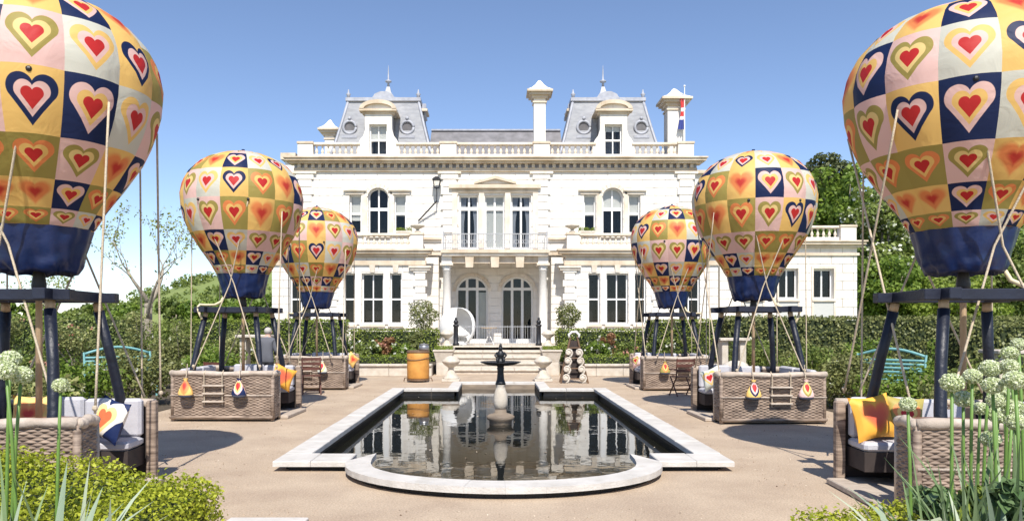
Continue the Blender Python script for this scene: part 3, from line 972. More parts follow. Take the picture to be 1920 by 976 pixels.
def bal_mesh(h, r=0.075):
    pr = [(0.85, 0), (0.85, 0.07), (0.55, 0.09), (0.62, 0.16), (1.0, 0.30), (0.92, 0.40), (0.52, 0.62), (0.42, 0.74), (0.62, 0.80), (0.55, 0.86), (0.85, 0.92), (0.85, 1.0)]
    return MB().lathe([(a * r, b * h) for a, b in pr], 10).mesh('baluster', MATS['cream_trim'], True)
BALM = {}
def balustrade(parent, x0, x1, y, z0, z1, step=0.25, m='cream', along='x', y1=None):
    """plinth course, separate balusters and a top rail"""
    h = z1 - z0; a, b = z0 + h * 0.24, z1 - h * 0.16
    MB().box(x0, x1, y - 0.13, y + 0.13, z0, a).build('balustrade_base', MATS[m], parent)
    MB().bev(x0 + 0.001, x1 - 0.001, y - 0.16, y + 0.16, b, z1, 0.02).build('top_rail', MATS['cream_trim'], parent)
    key = round(b - a, 3)
    if key not in BALM: BALM[key] = bal_mesh(b - a + 0.004)
    n = max(1, int((x1 - x0) / step))
    for k in range(n):
        link('baluster', BALM[key], parent, (x0 + (x1 - x0) * (k + 0.5) / n, y, a - 0.002))
def pedestal(parent, x0, x1, y, z0, z1, d=0.2):
    MB().box(x0, x1, y - d, y + d, z0, z1 - 0.08).build('pedestal', MATS['cream'], parent)
    MB().bev(x0 - 0.04, x1 + 0.04, y - d - 0.04, y + d + 0.04, z1 - 0.078, z1 + 0.03, 0.015).build('pedestal_cap', MATS['cornice'], parent)

Z_G = 0.86                                   # house floor level
zc0, zc1 = hz(322), hz(297)                  # main cornice
UX0, UX1 = hx(556), hx(1302)                 # upper storey ends
zb_ = hz(470)                                # first-floor level (band)

# ---- windows of the upper storey, left/right symmetric about the centre line
OFF = [(-219, 'L'), (221, 'R')]
up_holes = []
for off, sd in OFF:
    c = VP_X + off
    up_holes += [(hx(c - 19), hx(c + 19), hz(441), hz(352)), (hx(c - 54), hx(c - 32), hz(437), hz(365)), (hx(c + 30), hx(c + 52), hz(437), hz(365))]
for c0, c1 in ((861, 897), (909, 946), (958, 996)):
    up_holes.append((hx(c0), hx(c1), hz(466), hz(366)))
ashlar(house, UX0, UX1, zb_, zc0, 0.0, up_holes, course=0.36, seed=1)
MB().box(UX0 + 0.02, UX1 - 0.02, 1.6, 11.0, zb_ - 0.3, zc0 + 0.3).box(UX0 + 0.01, UX0 + 0.4, 0.41, 1.6, zb_ - 0.3, zc0 + 0.29).box(UX1 - 0.4, UX1 - 0.01, 0.41, 1.6, zb_ - 0.3, zc0 + 0.29).build('rear_block', MATS['cream'], house)
for i, (off, sd) in enumerate(OFF):
    c = VP_X + off
    h0 = up_holes[i * 3:(i + 1) * 3]
    a = h0[0]; ar = (a[1] - a[0]) / 2 * 0.85
    window(house, a[0], a[1], a[2], a[3], 0, arch=ar, mull=((0.5, 0.07),), trans=((0.56, 0.14),), blind=0.0 if sd == 'L' else 0.44)
    arch_fill(house, a[0], a[1], a[3] - ar, ar, a[3], 0.03, 0.35)
    arch_ring(house, a[0], a[1], a[3] - ar, ar, 0.20, 0.0)
    for b in h0[1:]:
        window(house, b[0], b[1], b[2], b[3], 0, trans=((0.52, 0.09),), blind=0.50 if sd == 'R' or b is h0[2] else 0.62)
        mb = MB(); moulding(mb, b[0] - 0.12, b[1] + 0.12, 0, [(0.05, b[3] + 0.02, b[3] + 0.16), (0.14, b[3] + 0.161, b[3] + 0.24)])
        mb.build('window_head', MATS['cream_trim'], house)
    for k, (u, v) in enumerate(((h0[1][1], a[0]), (a[1], h0[2][0]))):
        MB().box(u + 0.04, v - 0.04, -0.06, 0.05, hz(441), h0[1][3] - 0.02).build('pilaster', MATS['cream_trim'], house)
for k, h in enumerate(up_holes[6:]):
    window(house, h[0], h[1], h[2], h[3], 0, mull=((0.5, 0.09),), trans=((0.76, 0.16),), curtain='curtain' if k != 1 else None, sill=False,
           blind=0.0, frame=0.07, solid=((0.08, 0.92),) if k == 1 else ())
# surround, entablature and pediment over the three middle windows
for u in (853, 903, 952, 1004):
    MB().box(hx(u - 5), hx(u + 5), -0.10, 0.03, hz(466), hz(362)).build('pilaster', MATS['cream_trim'], house)
mb = MB(); moulding(mb, hx(852), hx(1004), 0, [(0.11, hz(361), hz(354)), (0.24, hz(354) + 0.002, hz(347))])
mb.build('entablature', MATS['cornice'], house)
pz = hz(347) + 0.003
MB().prism_y([(hx(897), pz + 0.06), (hx(960), pz + 0.06), (hx(928.5), hz(336))], -0.10, 0.03).build('tympanum', MATS['cream'], house)
for s in (-1, 1):
    e = hx(928.5) + s * (hx(968) - hx(928.5))
    q = [(hx(928.5), hz(331)), (e, pz + 0.10), (e, pz), (hx(928.5), hz(331) - 0.13)]
    if s > 0: q = q[::-1]
    MB().prism_y(q, -0.26, 0.03).build('pediment_cornice', MATS['cornice'], house)

# quoins: big blocks at the corners and at the edges of the middle bay
rq = random.Random(9)
def quoins(xc, wd, z0, z1, y, n, parent=house, alt=0.18):
    ch = (z1 - z0) / n
    for k in range(n):
        w_ = wd + (alt if k % 2 else 0)
        MB().bev(xc - w_ / 2, xc + w_ / 2, y - 0.085 + rq.uniform(-0.006, 0.006), y + 0.04, z0 + k * ch + 0.012, z0 + (k + 1) * ch - 0.012, 0.018).build('quoin', MATS['cream'], parent)
for u in (572, 843, 1015, 1286):
    quoins(hx(u), 0.62, hz(437), zc0 - 0.02, 0.0, 8)
    mb = MB(); moulding(mb, hx(u) - 0.40, hx(u) + 0.40, -0.0, [(0.13, zc0 - 0.10, zc0 - 0.005)]); mb.build('pilaster_cap', MATS['cream_trim'], house)

# main cornice with dentils
mb = MB(); moulding(mb, UX0, UX1, 0, [(0.10, zc0, zc0 + 0.16), (0.30, zc0 + 0.34, zc0 + 0.44), (0.44, zc0 + 0.441, zc1 - 0.06), (0.50, zc1 - 0.059, zc1)])
mb.build('cornice', MATS['cornice'], house)
dm = MB().box(-0.07, 0.07, -0.17, 0.05, 0, 0.175).mesh('dentil', MATS['cornice'])
nd = 58
for k in range(nd):
    link('dentil', dm, house, (UX0 + (UX1 - UX0) * (k + 0.5) / nd, 0, zc0 + 0.162))
MB().box(UX0 - 0.1, UX1 + 0.1, 0.0, 11, zc1 - 0.5, zc1 - 0.002).build('roof_deck', MATS['lead'], house)

# roof balustrade: pedestals, dormers break through it
zr0, zr1 = zc1, hz(268)
ys = 0.02
for u0, u1 in ((560, 588), (826, 856), (1000, 1030), (1270, 1299)):
    pedestal(house, hx(u0), hx(u1), ys, zr0, zr1)
for u0, u1 in ((588, 676), (743, 826), (856, 1000), (1030, 1117), (1184, 1270)):
    balustrade(house, hx(u0) + 0.003, hx(u1) - 0.003, ys, zr0, zr1)

# low middle roof with ridge
mr = MB(); d0, d1 = 2.6, 5.4
mr.hexa([(hx(800, d0), d0, zc1), (hx(1060, d0), d0, zc1), (hx(1060, d0), 8.5, zc1), (hx(800, d0), 8.5, zc1)],
        [(hx(800, d0), d1, hz(246, d1)), (hx(1060, d0), d1, hz(246, d1)), (hx(1060, d0), d1 + 0.3, hz(246, d1)), (hx(800, d0), d1 + 0.3, hz(246, d1))])
rf = mr.build('roof', MATS['slate_dark'], house)
MB().box(hx(800, d0), hx(1060, d0), d1 - 0.12, d1 + 0.4, hz(246, d1), hz(243, d1)).build('ridge', MATS['lead'], rf)

def mansard(c, sgn):
    d = 0.75
    bx0, bx1 = hx(c - 100, d), hx(c + 100, d)
    tx0, tx1 = hx(c - 67, d), hx(c + 67, d)
    zb, zt = zc1 - 0.02, hz(178, d)
    dep = bx1 - bx0; ins = (tx0 - bx0)
    mb = MB()
    # slightly belled faces in four lifts
    N = 5; rings = []
    for k in range(N + 1):
        f = k / N; g = f ** 0.86
        i = ins * g
        rings.append(((bx0 + i, bx1 - i, d + i * 1.0, d + dep - i), zb + (zt - zb) * f))
    for (q0, z0), (q1, z1) in zip(rings[:-1], rings[1:]):
        vs = [(q0[0],q0[2],z0),(q0[1],q0[2],z0),(q0[1],q0[3],z0),(q0[0],q0[3],z0),(q1[0],q1[2],z1),(q1[1],q1[2],z1),(q1[1],q1[3],z1),(q1[0],q1[3],z1)]
        mb.add(vs, [(0,1,5,4),(1,2,6,5),(2,3,7,6),(3,0,4,7)])
    roof = mb.build('mansard_roof', MATS['slate'], house)
    q = rings[-1][0]
    MB().box(q[0]-0.12, q[1]+0.12, q[2]-0.12, q[3]+0.12, zt - 0.06, zt + 0.10).build('roof_curb', MATS['lead'], roof)
    # hip rolls
    for a, b in (((rings[0][0][0], rings[0][0][2]), (q[0], q[2])), ((rings[0][0][1], rings[0][0][2]), (q[1], q[2]))):
        pts = []
        for (qq, z) in rings:
            pts.append((qq[0] if a[0] < (bx0+bx1)/2 else qq[1], qq[2], z))
        MB().tube(pts, 0.07, 6).build('hip_roll', MATS['lead'], roof, True)
    # upper low pyramid, swept up to the finial
    cx, cy = (q[0] + q[1]) / 2, (q[2] + q[3]) / 2
    hw = (q[1] - q[0]) / 2
    prof = [(1.0, 0.10), (0.72, 0.28), (0.42, 0.42), (0.20, 0.56), (0.09, 0.85), (0.045, 1.15)]
    mb = MB(); b0 = None
    for r, z in prof:
        mb.v += [(cx - hw*r, cy - hw*r, zt+z), (cx + hw*r, cy - hw*r, zt+z), (cx + hw*r, cy + hw*r, zt+z), (cx - hw*r, cy + hw*r, zt+z)]
    for k in range(len(prof) - 1):
        for i in range(4):
            j = (i + 1) % 4; mb.f.append((k*4+i, k*4+j, k*4+4+j, k*4+4+i))
    mb.build('roof_cap', MATS['lead'], roof)
    MB().lathe([(0.07, 0), (0.05, 0.25), (0.16, 0.30), (0.16, 0.36), (0.04, 0.42), (0.03, 0.75), (0.012, 1.05), (0.002, 1.15)], 10, (cx, cy, zt + 1.1)).build('finial', MATS['lead'], roof, True)
    for u in (q[0], q[1]):
        for v in (q[2], q[3]):
            MB().lathe([(0.10, 0), (0.07, 0.12), (0.12, 0.18), (0.05, 0.26), (0.02, 0.42)], 8, (u, v, zt + 0.09)).build('corner_finial', MATS['lead'], roof, True)
    # cresting ornament above the curb at the front
    MB().prism_y([(cx-0.55, zt+0.10), (cx+0.55, zt+0.10), (cx+0.42, zt+0.30), (cx+0.15, zt+0.42), (cx-0.15, zt+0.42), (cx-0.42, zt+0.30)], q[2]-0.02, q[2]+0.10).build('cresting', MATS['lead'], roof)
    # round lead ornaments on the slates
    dc = VP_X + (-219 if sgn < 0 else 221)
    for s in (-1, 1):
        ox = hx(dc + s * 54, 1.1); oz = hz(238, 1.1)
        yy = d + ins * (((oz - zb) / (zt - zb)) ** 0.86) - 0.02
        sb = MB()
        ring = [(ox + 0.30 * math.cos(a), yy - 0.03, oz + 0.30 * math.sin(a)) for a in [2*math.pi*i/18 for i in range(19)]]
        sb.tube(ring, 0.07, 6)
        ol = sb.build('oculus_surround', MATS['lead'], roof, True)
        MB().prism_y([(ox + 0.25*math.cos(2*math.pi*i/16), oz + 0.25*math.sin(2*math.pi*i/16)) for i in range(16)], yy - 0.015, yy + 0.15).build('oculus', MATS['slate_dark'], ol)
        MB().box(ox - 0.36, ox + 0.36, yy - 0.14, yy + 0.1, oz - 0.52, oz - 0.40).build('oculus_sill', MATS['lead'], ol)
        MB().ball((ox, yy - 0.06, oz + 0.42), 0.09, 8, 6).build('oculus_knob', MATS['lead'], ol, True)
    # dormer
    yd = -0.12
    x0, x1 = hx(dc - 24), hx(dc + 26)
    zw0, zw1 = hz(291), hz(234)
    wx0, wx1 = hx(dc - 16), hx(dc + 17)
    zt_d = hz(215)
    dr = MB()
    hole = [(wx0, wx1, zw0, zw1)]
    zs = [zr0 - 0.02, zw0, zw1, zt_d]
    for za, zb2 in zip(zs[:-1], zs[1:]):
        for a, b in free_spans(x0, x1, za, zb2, hole): dr.box(a, b, yd, yd + 0.4, za, zb2)
    dormer = dr.build('dormer', MATS['cream'], house)
    for a, b in ((x0 + 0.02, x0 + 0.30), (x1 - 0.30, x1 - 0.02)):
        MB().box(a, b, yd + 0.4, 2.6, zr0, zt_d).build('dormer_cheek', MATS['slate_dark'], dormer)
    MB().box(x0 + 0.30, x1 - 0.30, yd + 1.5, 2.6, zr0, zt_d).build('dormer_body', MATS['slate_dark'], dormer)
    for a, b, e in ((x0 - 0.34, x0, -1), (x1, x1 + 0.34, 1)):
        # scrolled side brackets widening downwards
        q2 = [(a, zr0), (b, zr0), (b, zw1 - 0.2), (b - 0.08, zw1 - 0.5), (a + 0.12, zr1 + 0.15), (a, zr1 - 0.1)] if e < 0 else \
             [(a, zr0), (b, zr0), (b, zr1 - 0.1), (b - 0.12, zr1 + 0.15), (a + 0.08, zw1 - 0.5), (a, zw1 - 0.2)]
        MB().prism_y(q2, yd + 0.05, yd + 0.35).build('dormer_scroll', MATS['cream'], dormer)
    window(dormer, wx0, wx1, zw0, zw1, yd, mull=((0.5, 0.05),), trans=((0.5, 0.08),), blind=0.46 if sgn < 0 else 0.16, sill=False)
    for ch in list(dormer.children):
        pass
    mb = MB(); moulding(mb, x0 - 0.06, x1 + 0.06, yd, [(0.06, zt_d, zt_d + 0.10), (0.18, zt_d + 0.101, zt_d + 0.20)]); mb.build('dormer_cornice', MATS['cornice'], dormer)
    zc_ = zt_d + 0.20; hw2 = (x1 - x0) / 2 + 0.22; cxx = (x0 + x1) / 2; rise = hz(190) - zc_
    o = arc_pts(cxx, zc_, hw2, rise, 14); i_ = arc_pts(cxx, zc_, hw2 - 0.19, rise - 0.17, 14)
    rg = MB()
    for k in range(14): rg.prism_y([o[k], i_[k], i_[k + 1], o[k + 1]], yd - 0.20, yd + 1.9)
    rg.build('dormer_arch', MATS['cornice'], dormer)
    MB().prism_y([(cxx - hw2 + 0.19, zc_)] + [(cxx + hw2 - 0.19, zc_)] + i_[::-1][1:-1], yd - 0.04, yd + 1.8).build('dormer_tympanum', MATS['cream'], dormer)
mansard(VP_X - 214, -1)
mansard(VP_X + 217, 1)

def chimney(u0, u1, ytop, d, pyr=True, cap=20):
    x0, x1 = hx(u0, d), hx(u1, d); wd = x1 - x0; zt = hz(ytop, d)
    mb = MB().box(x0, x1, d, d + wd, zc1 - 0.1, zt - 0.75)
    ch = mb.build('chimney', MATS['cream'], house)
    cm = MB()
    for p, a, b in ((0.05, 0.95, 0.88), (0.10, 0.75, 0.62), (0.22, 0.62, 0.50), (0.32, 0.499, 0.40)):
        cm.box(x0 - p, x1 + p, d - p, d + wd + p, zt - a, zt - b)
    cm.build('chimney_cap', MATS['cornice'], ch)
    cx, cy = (x0 + x1) / 2, d + wd / 2; h2 = wd / 2 + 0.30
    pm = MB()
    for r, z in ((h2, -0.40), (h2 * 0.62, -0.26), (h2 * 0.34, -0.08), (h2 * 0.14, 0.10), (0.02, 0.16)):
        pm.v += [(cx - r, cy - r, zt + z), (cx + r, cy - r, zt + z), (cx + r, cy + r, zt + z), (cx - r, cy + r, zt + z)]
    for k in range(4):
        for i in range(4):
            j = (i + 1) % 4; pm.f.append((k*4+i, k*4+j, k*4+4+j, k*4+4+i))
    pm.build('chimney_top', MATS['cream'], ch)
    return ch
chimney(1001, 1023, 154, 0.5)
chimney(1252, 1283, 168, 0.7)
chimney(609, 626, 228, 6.0)
for u, sg in ((797, 1), (1067, -1)):
    d = 2.6; x = hx(u, d); z0_, z1_ = hz(232, d), hz(214, d)
    sd_ = MB().box(min(x, x - sg * 1.2), max(x, x - sg * 1.2), d - 0.42, d + 0.42, z0_ - 0.9, z1_).build('side_dormer', MATS['slate_dark'], house)
    MB().box(min(x + sg * 0.16, x - sg * 1.2), max(x + sg * 0.16, x - sg * 1.2), d - 0.56, d + 0.56, z1_ + 0.002, z1_ + 0.12).build('dormer_cornice', MATS['cornice'], sd_)
    MB().tube([(x - sg * 1.1, d, z1_ + 0.1), (x + sg * 0.05, d, z1_ + 0.1)], 0.40, 16).build('dormer_hood', MATS['lead'], sd_, True)

# ---- ground floor: two projecting wings with terraces on top, recessed middle porch
ZW = hz(480, -0.9)
def ground_wing(s):
    d = -0.9
    ux = (lambda o: VP_X + s * o)
    xa, xb = sorted((hx(ux(133), d), hx(ux(418), d)))
    cs = sorted([ux(176) , ux(284)])
    trip = [sorted((ux(175), ux(197))), sorted((ux(209), ux(250))), sorted((ux(262), ux(284)))]
    holes = [(hx(a, d), hx(b, d), hz(607, d), hz(512, d)) for a, b in trip]
    ext = [sorted((ux(345), ux(385)))]
    holes += [(hx(a, d), hx(b, d), hz(607, d), hz(512, d)) for a, b in ext]
    ashlar(house, xa, xb, Z_G - 0.02, ZW, d, holes, course=0.36, seed=3 + s)
    MB().box(xa + 0.02, xb - 0.02, d + 1.6, 8.0, Z_G - 0.8, ZW - 0.05).box(xa + 0.01, xa + 0.3, d + 0.41, d + 1.6, Z_G - 0.8, ZW - 0.06).box(xb - 0.3, xb - 0.01, d + 0.41, d + 1.6, Z_G - 0.8, ZW - 0.06).build('wing_block', MATS['cream'], house)
    MB().box(xa - 0.12, xb + 0.12, d - 0.12, d + 0.3, 0.5, Z_G + 0.40).build('plinth', MATS['cream_trim'], house)
    for k, h in enumerate(holes):
        mid = (k in (1, 3))
        window(house, h[0], h[1], h[2], h[3], d, mull=((0.5, 0.05),) if mid else (), trans=((0.49, 0.07),), curtain=None)
    for a, b in zip(holes[:2], holes[1:3]):
        u, v = (a[1], b[0]) if a[1] < b[0] else (b[1], a[0])
        MB().box(u + 0.03, v - 0.03, d - 0.07, d + 0.06, hz(607, d), hz(510, d)).build('pilaster', MATS['paint_white'], house)
    for u in (140, 306):
        quoins(hx(ux(u), d), 0.46, Z_G + 0.42, ZW - 0.45, d, 10, alt=0.16)
        mb = MB(); moulding(mb, hx(ux(u), d) - 0.30, hx(ux(u), d) + 0.30, d, [(0.14, ZW - 0.62, ZW - 0.52), (0.20, ZW - 0.518, ZW - 0.44)])
        mb.build('pilaster_cap', MATS['cream_trim'], house)
    mb = MB(); moulding(mb, xa, xb, d, [(0.08, ZW - 0.40, ZW - 0.20), (0.16, ZW - 0.03, ZW + 0.10), (0.32, ZW + 0.101, ZW + 0.22), (0.40, ZW + 0.221, ZW + 0.30)])
    mb.build('cornice', MATS['cornice'], house)
    MB().box(xa, xb, d + 0.1, 0.5, ZW + 0.0, ZW + 0.29).build('roof_deck', MATS['lead'], house)
    z0, z1 = ZW + 0.30, hz(437, d)
    a, b = sorted((hx(ux(135), d), hx(ux(158), d)))
    pedestal(house, a, b, d + 0.1, z0, z1)
    a2, b2 = sorted((hx(ux(392), d), hx(ux(416), d)))
    pedestal(house, a2, b2, d + 0.1, z0, z1)
    if s > 0: balustrade(house, b + 0.01, a2 - 0.01, d + 0.1, z0, z1)
    else: balustrade(house, b2 + 0.01, a - 0.01, d + 0.1, z0, z1)
    # keystones
    for h in holes[:3]:
        MB().hexa([((h[0]+h[1])/2-0.09, d-0.06, h[3]+0.04), ((h[0]+h[1])/2+0.09, d-0.06, h[3]+0.04), ((h[0]+h[1])/2+0.09, d+0.05, h[3]+0.04), ((h[0]+h[1])/2-0.09, d+0.05, h[3]+0.04)],
                  [((h[0]+h[1])/2-0.13, d-0.10, h[3]+0.36), ((h[0]+h[1])/2+0.13, d-0.10, h[3]+0.36), ((h[0]+h[1])/2+0.13, d+0.05, h[3]+0.36), ((h[0]+h[1])/2-0.13, d+0.05, h[3]+0.36)]).build('keystone', MATS['cream_trim'], house)
ground_wing(-1); ground_wing(1)

# middle porch wall (under the balcony) with two arched glazed doors
pd = 0.95
ph = [(hx(855, pd), hx(915, pd), Z_G, hz(518, pd)), (hx(940, pd), hx(1000, pd), Z_G, hz(518, pd))]
ashlar(house, hx(790, pd), hx(1068, pd), Z_G - 0.02, hz(470), pd, ph, depth=0.5, course=0.36, seed=7)
for k, h in enumerate(ph):
    ar = (h[1] - h[0]) / 2 * 0.92
    window(house, h[0], h[1], h[2], h[3], pd, arch=ar, mull=((0.34, 0.12), (0.66, 0.12)), trans=((0.815, 0.13),), door=True, frame=0.09, sill=False, name='glazed_door',
           solid=((0.68, 0.96),) if k == 0 else ())
    arch_fill(house, h[0], h[1], h[3] - ar, ar, h[3], pd + 0.03, 0.4)
    arch_ring(house, h[0], h[1], h[3] - ar, ar, 0.16, pd, n=11)
MB().box(hx(792), hx(1066), 0.41, 1.6, hz(470) - 0.04, hz(470) + 0.02).build('porch_ceiling', MATS['cream'], house)
# porch columns and side piers
cd = -1.35
for s in (-1, 1):
    xc = hx(VP_X + s * 90, cd); zt = hz(480, cd)
    zcap = hz(502, cd)
    col = MB().lathe([(0.25, Z_G), (0.25, Z_G + 0.12), (0.21, Z_G + 0.16), (0.23, Z_G + 0.22), (0.185, Z_G + 0.28), (0.185, Z_G + 1.4), (0.16, zcap - 0.12), (0.19, zcap - 0.10), (0.19, zcap - 0.05), (0.17, zcap - 0.03), (0.25, zcap + 0.1)], 20, (xc, cd, 0)).build('column', MATS['cream'], house, True)
    MB().box(xc - 0.28, xc + 0.28, cd - 0.28, cd + 0.28, zcap + 0.10, zcap + 0.20).build('abacus', MATS['cream_trim'], col)
    MB().box(xc - 0.22, xc + 0.22, cd - 0.22, cd + 0.22, zcap + 0.20, zt).build('impost', MATS['cream'], col)
    MB().box(xc - 0.30, xc + 0.30, cd - 0.30, cd + 0.30, Z_G - 0.02, Z_G + 0.42 - 0.42 + 0.10).build('column_base', MATS['cream_trim'], col)
    xp = hx(VP_X + s * 118, -0.15)
    ashlar(house, xp - 0.30, xp + 0.30, Z_G, hz(482), -0.15, (), depth=0.6, course=0.36, block=3, seed=11, name='pier')
    # wall link above the pier between wing and balcony
    MB().box(min(hx(VP_X + s*100), hx(VP_X + s*134)), max(hx(VP_X + s*100), hx(VP_X + s*134)), -0.22, 0.0, hz(479), hz(473)).build('string_course', MATS['cornice'], house)
    MB().box(min(hx(VP_X + s*100), hx(VP_X + s*134)), max(hx(VP_X + s*100), hx(VP_X + s*134)), -0.16, 0.0, hz(449), hz(445)).build('string_course', MATS['cornice'], house)

# balcony: slab, corbels, iron railing
bal_y = -1.75
zs0, zs1 = hz(479, bal_y), hz(469, bal_y)
bx0, bx1 = hx(829, bal_y), hx(1028, bal_y)
balc = MB().box(bx0, bx1, bal_y, 0.93, zs0, zs1).build('balcony', MATS['cream_trim'], house)
mb = MB(); mb.box(bx0 - 0.06, bx1 + 0.06, bal_y - 0.08, bal_y - 0.001, zs0 + 0.12, zs1 + 0.03); mb.build('balcony_nosing', MATS['cornice'], balc)
MB().box(bx0 + 0.15, bx1 - 0.15, bal_y + 0.22, bal_y + 0.62, zs0 - 0.30, zs0 - 0.002).build('balcony_beam', MATS['cornice'], balc)
for u in (880, 928, 975):
    xc = hx(u, bal_y)
    MB().prism_y([(xc - 0.16, zs0 - 0.50), (xc + 0.16, zs0 - 0.50), (xc + 0.19, zs0 - 0.02), (xc - 0.19, zs0 - 0.02)], bal_y + 0.04, bal_y + 0.215).build('corbel', MATS['cornice'], balc)
rz0, rz1 = zs1 + 0.03, hz(437, bal_y)
rail = empty('balcony_railing', (0, 0, 0), parent=house)
yb = bal_y + 0.08
MB().box(bx0 + 0.04, bx1 - 0.04, yb - 0.025, yb + 0.025, rz1 - 0.04, rz1).build('handrail', MATS['rail_iron'], rail)
MB().box(bx0 + 0.04, bx1 - 0.04, yb - 0.02, yb + 0.02, rz0 + 0.06, rz0 + 0.09).build('bottom_rail', MATS['rail_iron'], rail)
bm_ = MB().tube([(0, 0, 0), (0, 0, rz1 - rz0 - 0.05)], 0.012, 6).mesh('bar', MATS['rail_iron'])
nb = 44
for k in range(nb + 1):
    link('bar', bm_, rail, (bx0 + 0.05 + (bx1 - bx0 - 0.1) * k / nb, yb, rz0 + 0.02))
ringm = MB().tube([(0.09 * math.cos(a), 0, 0.09 * math.sin(a)) for a in [2*math.pi*i/14 for i in range(15)]], 0.010, 5).mesh('ring', MATS['rail_iron'])
for k in range(22):
    link('ring', ringm, rail, (bx0 + 0.05 + (bx1 - bx0 - 0.1) * (k + 0.5) / 22, yb, (rz0 + rz1) / 2))
for k, xx in enumerate((bx0 + 0.05, bx1 - 0.05)):
    MB().box(xx - 0.03, xx + 0.03, yb - 0.03, yb + 0.03, rz0, rz1 + 0.10).build('railing_post', MATS['rail_iron'], rail)
    MB().tube([(xx, yb, rz1 - 0.02), (xx, 0.0, rz1 - 0.02)], 0.02, 6).build('side_rail', MATS['rail_iron'], rail)

# right-hand single-storey wing
def side_wing():
    d = 1.2
    xa, xb = hx(1350, d), hx(1607, d); zt = hz(462, d)
    holes = [(hx(a, d), hx(b, d), hz(560, d), hz(504, d)) for a, b in ((1394, 1430), (1460, 1496), (1525, 1563))]
    ashlar(house, xa, xb, 0.5, zt, d, holes, course=0.42, seed=21)
    MB().box(xa + 0.02, xb - 0.02, d + 1.6, d + 9, 0.3, zt - 0.02).box(xb - 0.3, xb - 0.01, d + 0.41, d + 1.6, 0.3, zt - 0.03).build('wing_block', MATS['cream'], house)
    for h in holes:
        window(house, h[0], h[1], h[2], h[3], d, mull=((0.5, 0.07),), trans=(), frame=0.07)
        MB().box(h[0], h[1], d - 0.012, d + 0.05, 0.75, h[2] - 0.13).build('apron_panel', MATS['door_grey'], house)
        for e in (h[0] - 0.10, h[1] + 0.002):
            MB().box(e, e + 0.098, d - 0.05, d + 0.06, 0.72, h[3] + 0.02).build('architrave', MATS['cream_trim'], house)
        MB().box(h[0] - 0.10, h[1] + 0.10, d - 0.05, d + 0.06, h[3] + 0.022, h[3] + 0.14).build('architrave', MATS['cream_trim'], house)
    mb = MB(); moulding(mb, xa, xb, d, [(0.08, zt - 0.42, zt - 0.30), (0.16, zt - 0.05, zt + 0.08), (0.30, zt + 0.081, zt + 0.20), (0.36, zt + 0.201, zt + 0.27)]); mb.build('cornice', MATS['cornice'], house)
    z0, z1 = zt + 0.27, hz(423, d)
    MB().box(xa, xb, d + 0.2, d + 9, zt, zt + 0.262).build('roof_deck', MATS['lead'], house)
    pedestal(house, hx(1575, d), hx(1604, d), d + 0.1, z0, z1)
    pedestal(house, hx(1440, d), hx(1462, d), d + 0.1, z0, z1)
    balustrade(house, hx(1462, d) + 0.05, hx(1575, d) - 0.05, d + 0.1, z0, z1)
    balustrade(house, xa + 0.05, hx(1440, d) - 0.05, d + 0.1, z0, z1)
side_wing()
# set-back link at the left and right edges of the main block
MB().box(hx(535, 3), hx(556, 3), 3.0, 9, Z_G, hz(292, 3)).build('rear_wing', MATS['cream'], house)
MB().box(hx(528, 3), hx(556, 3), 2.8, 9.2, hz(300, 3), hz(288, 3)).build('rear_cornice', MATS['cornice'], house)
MB().box(hx(1303, 2), hx(1330, 2), 2.0, 9, Z_G, hz(326, 2)).build('rear_wing', MATS['cream'], house)
MB().box(hx(1303, 2), hx(1334, 2), 1.8, 9.2, hz(326, 2) + 0.002, hz(320, 2)).build('rear_cornice', MATS['cornice'], house)

# ---- things fixed to or standing on the house
lamp = empty('wall_lantern', (hx(820), HY - 0.35, hz(380))); tag(lamp, 'black lantern on a bracket beside the middle balcony windows', 'lantern')
MB().tube([(0, 0, 0), (0, 0, 0.62)], 0.022, 8).build('post', MATS['iron'], lamp)
MB().tube([(0, 0, 0.02), (-0.86, 0.28, -0.84)], 0.035, 8).build('stay', MATS['iron'], lamp)
MB().tube([(0, 0, 0.05), (0, 0.36, 0.05)], 0.025, 8).build('bracket', MATS['iron'], lamp)
fm = MB()
for sx in (-1, 1):
    for sy in (-1, 1):
        fm.tube([(sx*0.10, sy*0.10, 0.62), (sx*0.17, sy*0.17, 0.98)], 0.018, 5)
fm.box(-0.12, 0.12, -0.12, 0.12, 0.60, 0.64); fm.box(-0.19, 0.19, -0.19, 0.19, 0.97, 1.00)
fm.hexa([(-0.19,-0.19,1.0),(0.19,-0.19,1.0),(0.19,0.19,1.0),(-0.19,0.19,1.0)], [(-0.06,-0.06,1.12),(0.06,-0.06,1.12),(0.06,0.06,1.12),(-0.06,0.06,1.12)])
fm.build('cage', MATS['iron'], lamp)
MB().hexa([(-0.09,-0.09,0.64),(0.09,-0.09,0.64),(0.09,0.09,0.64),(-0.09,0.09,0.64)], [(-0.15,-0.15,0.97),(0.15,-0.15,0.97),(0.15,0.15,0.97),(-0.15,0.15,0.97)]).build('pane', MATS['glass'], lamp)

